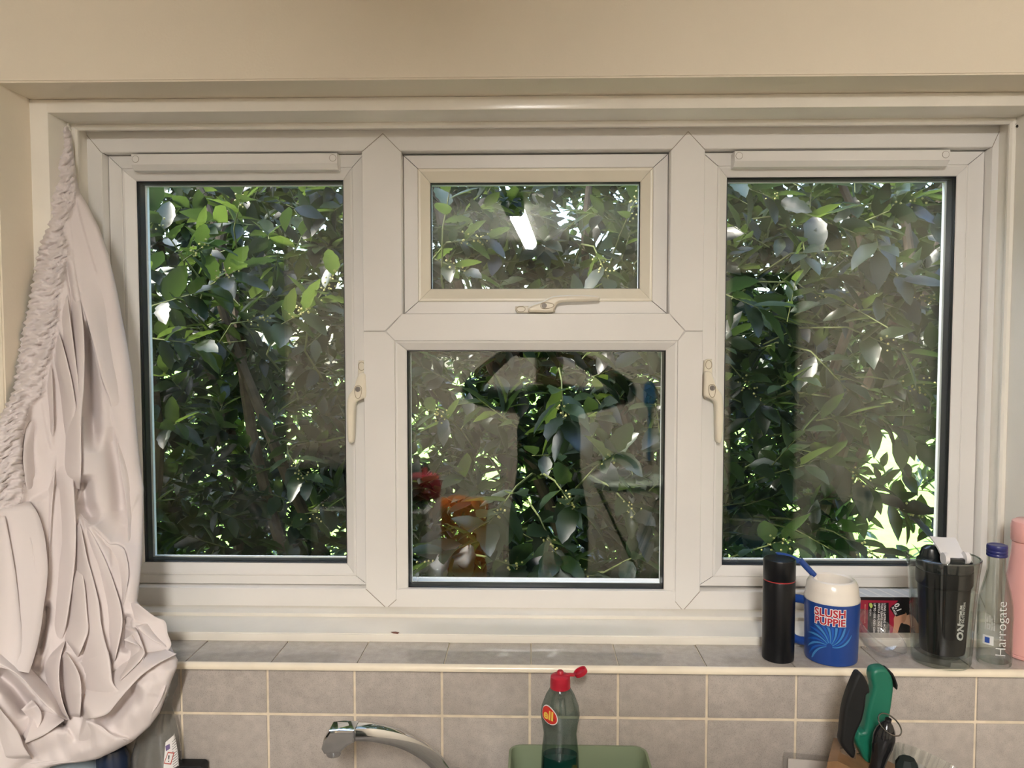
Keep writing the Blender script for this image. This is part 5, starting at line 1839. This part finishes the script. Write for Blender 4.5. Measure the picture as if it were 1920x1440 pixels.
# --- the mass of the bush
BV, BF = leaf_shape(4, .225, .10, .30, .10, 3)
tri = []
for q in BF:
    tri.append(q[:3])
    if len(q) == 4: tri.append((q[0], q[2], q[3]))
tri = np.array(tri)
bases, rots, lens, twigs = [], [], [], []
NS = 8000
cnt = 0
while cnt < NS:
    p = np.array([rng.uniform(-2.6, 2.6), rng.uniform(.62, 3.0), rng.uniform(.0, 3.3)])
    x_, y_, z_ = p
    front = .78 + .16 * math.sin(x_ * 2.3 + z_ * 1.7) + .10 * math.sin(z_ * 4.1 - x_ * 3)
    if y_ < front + .35 * max(0, z_ - 1.95): continue
    if z_ > 2.35 + .55 * (y_ - .75): continue
    # the bush thins out low on the right, where the lawn shows
    gx, gz = (x_ - .62 * (y_ + 1.335) * .93), 0
    lowr = (x_ / (y_ + 1.335) > .42) and ((z_ - 1.675) / (y_ + 1.335) < -.10)
    if lowr and rng.rand() < .86: continue
    dens = 1.0
    if z_ < .45: dens *= .7
    if z_ > 2.5: dens *= .75
    if rng.rand() > dens: continue
    d = np.array([rng.normal(0, .8), rng.normal(-.35, .6), rng.normal(.25, .5)])
    lv, tw = sprig_leaves(p, d, rng.randint(7, 11), rng.uniform(.075, .105))
    twigs.append(tw)
    for b_, R_, l_ in lv:
        bases.append(b_); rots.append(R_); lens.append(l_)
    cnt += 1
bases, rots, lens = np.array(bases), np.array(rots), np.array(lens)


def bulk_mesh(name, lv, faces, material, kind='stuff'):
    n, k = lv.shape[0], lv.shape[1]
    V_ = lv.reshape(-1, 3) - np.array(bush.location)
    F_ = (faces[None] + (np.arange(n) * k)[:, None, None]).reshape(-1, 3)
    me = bpy.data.meshes.new(name)
    me.vertices.add(len(V_))
    me.vertices.foreach_set('co', V_.astype(np.float32).ravel())
    me.loops.add(len(F_) * 3)
    me.loops.foreach_set('vertex_index', F_.astype(np.int32).ravel())
    me.polygons.add(len(F_))
    me.polygons.foreach_set('loop_start', (np.arange(len(F_)) * 3).astype(np.int32))
    me.polygons.foreach_set('use_smooth', np.ones(len(F_), bool))
    me.update(calc_edges=True)
    me.validate()
    me.materials.append(material)
    o = bpy.data.objects.new(name, me)
    COL.objects.link(o)
    o.parent = bush
    o['kind'] = kind
    return o


LV = np.einsum('nij,kj->nki', rots, BV * 1.0) * lens[:, None, None] + bases[:, None, :]
bulk_mesh('foliage', LV, tri, M_leaf)
# twigs of the mass, three-sided
tw = np.array([(a, b) for a, b in twigs])
dv = tw[:, 1] - tw[:, 0]
sx1 = np.cross(dv, [0.3, .2, 1.0]); sx1 /= np.linalg.norm(sx1, axis=1)[:, None]
sx2 = np.cross(dv, sx1); sx2 /= np.linalg.norm(sx2, axis=1)[:, None]
TVs = []
for e_, rr in ((0, .0022), (1, .0010)):
    for a in (0, 2.09, 4.19):
        TVs.append(tw[:, e_] + (sx1 * math.cos(a) + sx2 * math.sin(a)) * rr)
TV = np.stack(TVs, 1)
ttri = np.array([(0, 1, 4), (0, 4, 3), (1, 2, 5), (1, 5, 4), (2, 0, 3), (2, 3, 5)])
bulk_mesh('twigs', TV, ttri, M_twig)

# --- the leaves nearest the panes, one by one
leaf_meshes = []
for k in range(8):
    v, f = leaf_shape(9, .195 + .022 * (k % 4), .08 + .05 * (k % 3), .22 + .12 * (k % 2), .07 + .03 * (k % 3), k)
    me = bpy.data.meshes.new('leaf')
    me.from_pydata(v.tolist(), [], f)
    me.polygons.foreach_set('use_smooth', [True] * len(me.polygons))
    me.materials.append(M_leaf)
    leaf_meshes.append(me)
# (px, py, depth, direction x, y, z, leaves, length)
HERO = [
    # left casement
    (300, 420, .62, -.3, -.3, .6, 9, .105), (330, 560, .66, .9, -.3, .2, 9, .10), (420, 520, .72, .8, -.4, .3, 9, .105), (480, 600, .70, .9, -.3, .1, 8, .10),
    (560, 590, .60, .7, -.4, .3, 9, .105), (610, 540, .62, .5, -.3, .6, 7, .10), (330, 640, .72, .9, -.2, -.1, 8, .10), (450, 380, .80, .3, -.3, .7, 9, .10),
    (370, 470, .62, .6, -.5, .2, 8, .095), (560, 880, .85, .4, -.5, -.3, 9, .11), (320, 800, .80, .5, -.5, .2, 8, .10), (590, 960, .85, .6, -.5, .2, 8, .11),
    # top centre light
    (840, 375, .50, .2, -.2, .9, 7, .085), (880, 450, .52, .9, -.3, .05, 9, .075), (850, 500, .60, .7, -.3, -.3, 7, .08), (1130, 500, .72, .2, -.5, -.6, 9, .10), (1180, 400, .75, .2, -.3, .5, 7, .08),
    # lower centre light
    (1055, 760, .58, .0, -.6, -.5, 9, .115), (1140, 860, .50, .2, -.8, .3, 10, .115), (1060, 930, .52, .2, -.7, -.2, 9, .11), (940, 950, .50, -.3, -.7, -.3, 10, .12),
    (1030, 1010, .46, .2, -.7, -.3, 9, .11), (880, 1020, .45, -.6, -.6, -.1, 9, .11), (960, 1060, .45, .5, -.6, .0, 10, .11), (820, 1050, .46, -.7, -.5, -.3, 8, .11),
    (1080, 1075, .48, .5, -.6, .1, 9, .10), (830, 780, .80, -.2, -.6, .2, 7, .09), (1200, 1040, .60, .3, -.5, .3, 7, .09), (1180, 950, .62, .4, -.6, -.4, 8, .10),
    # right casement
    (1420, 360, .75, .8, -.3, -.4, 9, .105), (1560, 420, .68, .8, -.3, -.4, 9, .11), (1680, 390, .70, .7, -.3, .3, 9, .11), (1640, 500, .66, .8, -.4, -.5, 9, .115), (1720, 560, .70, .8, -.2, -.3, 9, .105),
    (1380, 560, .62, .8, -.4, -.4, 8, .10), (1540, 560, .80, .6, -.4, -.5, 9, .105), (1650, 640, .64, .7, -.5, -.4, 9, .11), (1560, 700, .70, .4, -.5, -.6, 9, .105), (1700, 720, .66, .9, -.4, -.2, 9, .11),
    (1640, 780, .66, .8, -.4, -.5, 9, .11), (1720, 830, .74, .8, -.3, -.4, 9, .105), (1480, 880, .66, .2, -.6, .2, 8, .10), (1590, 880, .72, .6, -.4, -.6, 9, .105), (1450, 1020, .50, .3, -.6, .3, 9, .10),
    (1660, 940, .74, .8, -.3, -.5, 8, .10), (1620, 1030, .66, .7, -.4, -.4, 8, .105), (1720, 960, .80, .7, -.3, -.3, 6, .10), (1540, 1020, .70, .4, -.5, -.2, 7, .10), (1400, 720, .85, .3, -.5, -.5, 7, .10),
]
nl = 0
hr = np.random.RandomState(21)
htw, berries, extra = [], [], []
for (px_, py_, Y_, dx_, dy_, dz_, n_, L_) in HERO:
    p = np.array(atv(px_, py_, Y_))
    d = np.array([dx_, dy_, dz_], float)
    lv, tw_ = sprig_leaves(p, d, n_, L_, .95, hr)
    htw.append((p, d / np.linalg.norm(d), L_))
    for b_, R_, l_ in lv:
        if nl < 300:
            o = bpy.data.objects.new('leaf', leaf_meshes[nl % 8])
            M4 = Matrix([[*(R_[i] * l_), b_[i] - bush.location[i]] for i in range(3)] + [[0, 0, 0, 1]])
            COL.objects.link(o)
            o.parent = bush
            o.matrix_local = M4
            nl += 1
        else:
            extra.append((b_, R_, l_))
    if hr.rand() < .62:
        for q in range(hr.randint(8, 20)):
            berries.append(p + d / np.linalg.norm(d) * hr.uniform(-.02, .05) + hr.normal(0, .011, 3) + np.array([0, -.01, 0]))
if extra:
    eb, er, el = np.array([e[0] for e in extra]), np.array([e[1] for e in extra]), np.array([e[2] for e in extra])
    bulk_mesh('near_foliage', np.einsum('nij,kj->nki', er, BV) * el[:, None, None] + eb[:, None, :], tri, M_leaf)
mb = MB()
for p, d, L_ in htw:
    p, d = Vector(p), Vector(d)
    back = p - d * (L_ * .8)
    mb.tube([p + d * (L_ * .62), p, back, back - d * (L_ * .9) + Vector((0, .10, -.04)), back - d * (L_ * 1.2) + Vector((0, .32, -.10))], [.0010, .0016, .0022, .0030, .0036], 5)
o = mb.build('shoots', M_twig, bush, True)
o['kind'] = 'stuff'
# buds and berries
ico = []
bm = bmesh.new()
bmesh.ops.create_icosphere(bm, subdivisions=1, radius=1)
iv = np.array([v.co[:] for v in bm.verts]); it = np.array([[v.index for v in f.verts] for f in bm.faces])
bm.free()
bb = np.array(berries)
br = np.random.RandomState(2).uniform(.0022, .0036, len(bb))
bulk_mesh('buds', iv[None] * br[:, None, None] + bb[:, None, :], it, M_berry)
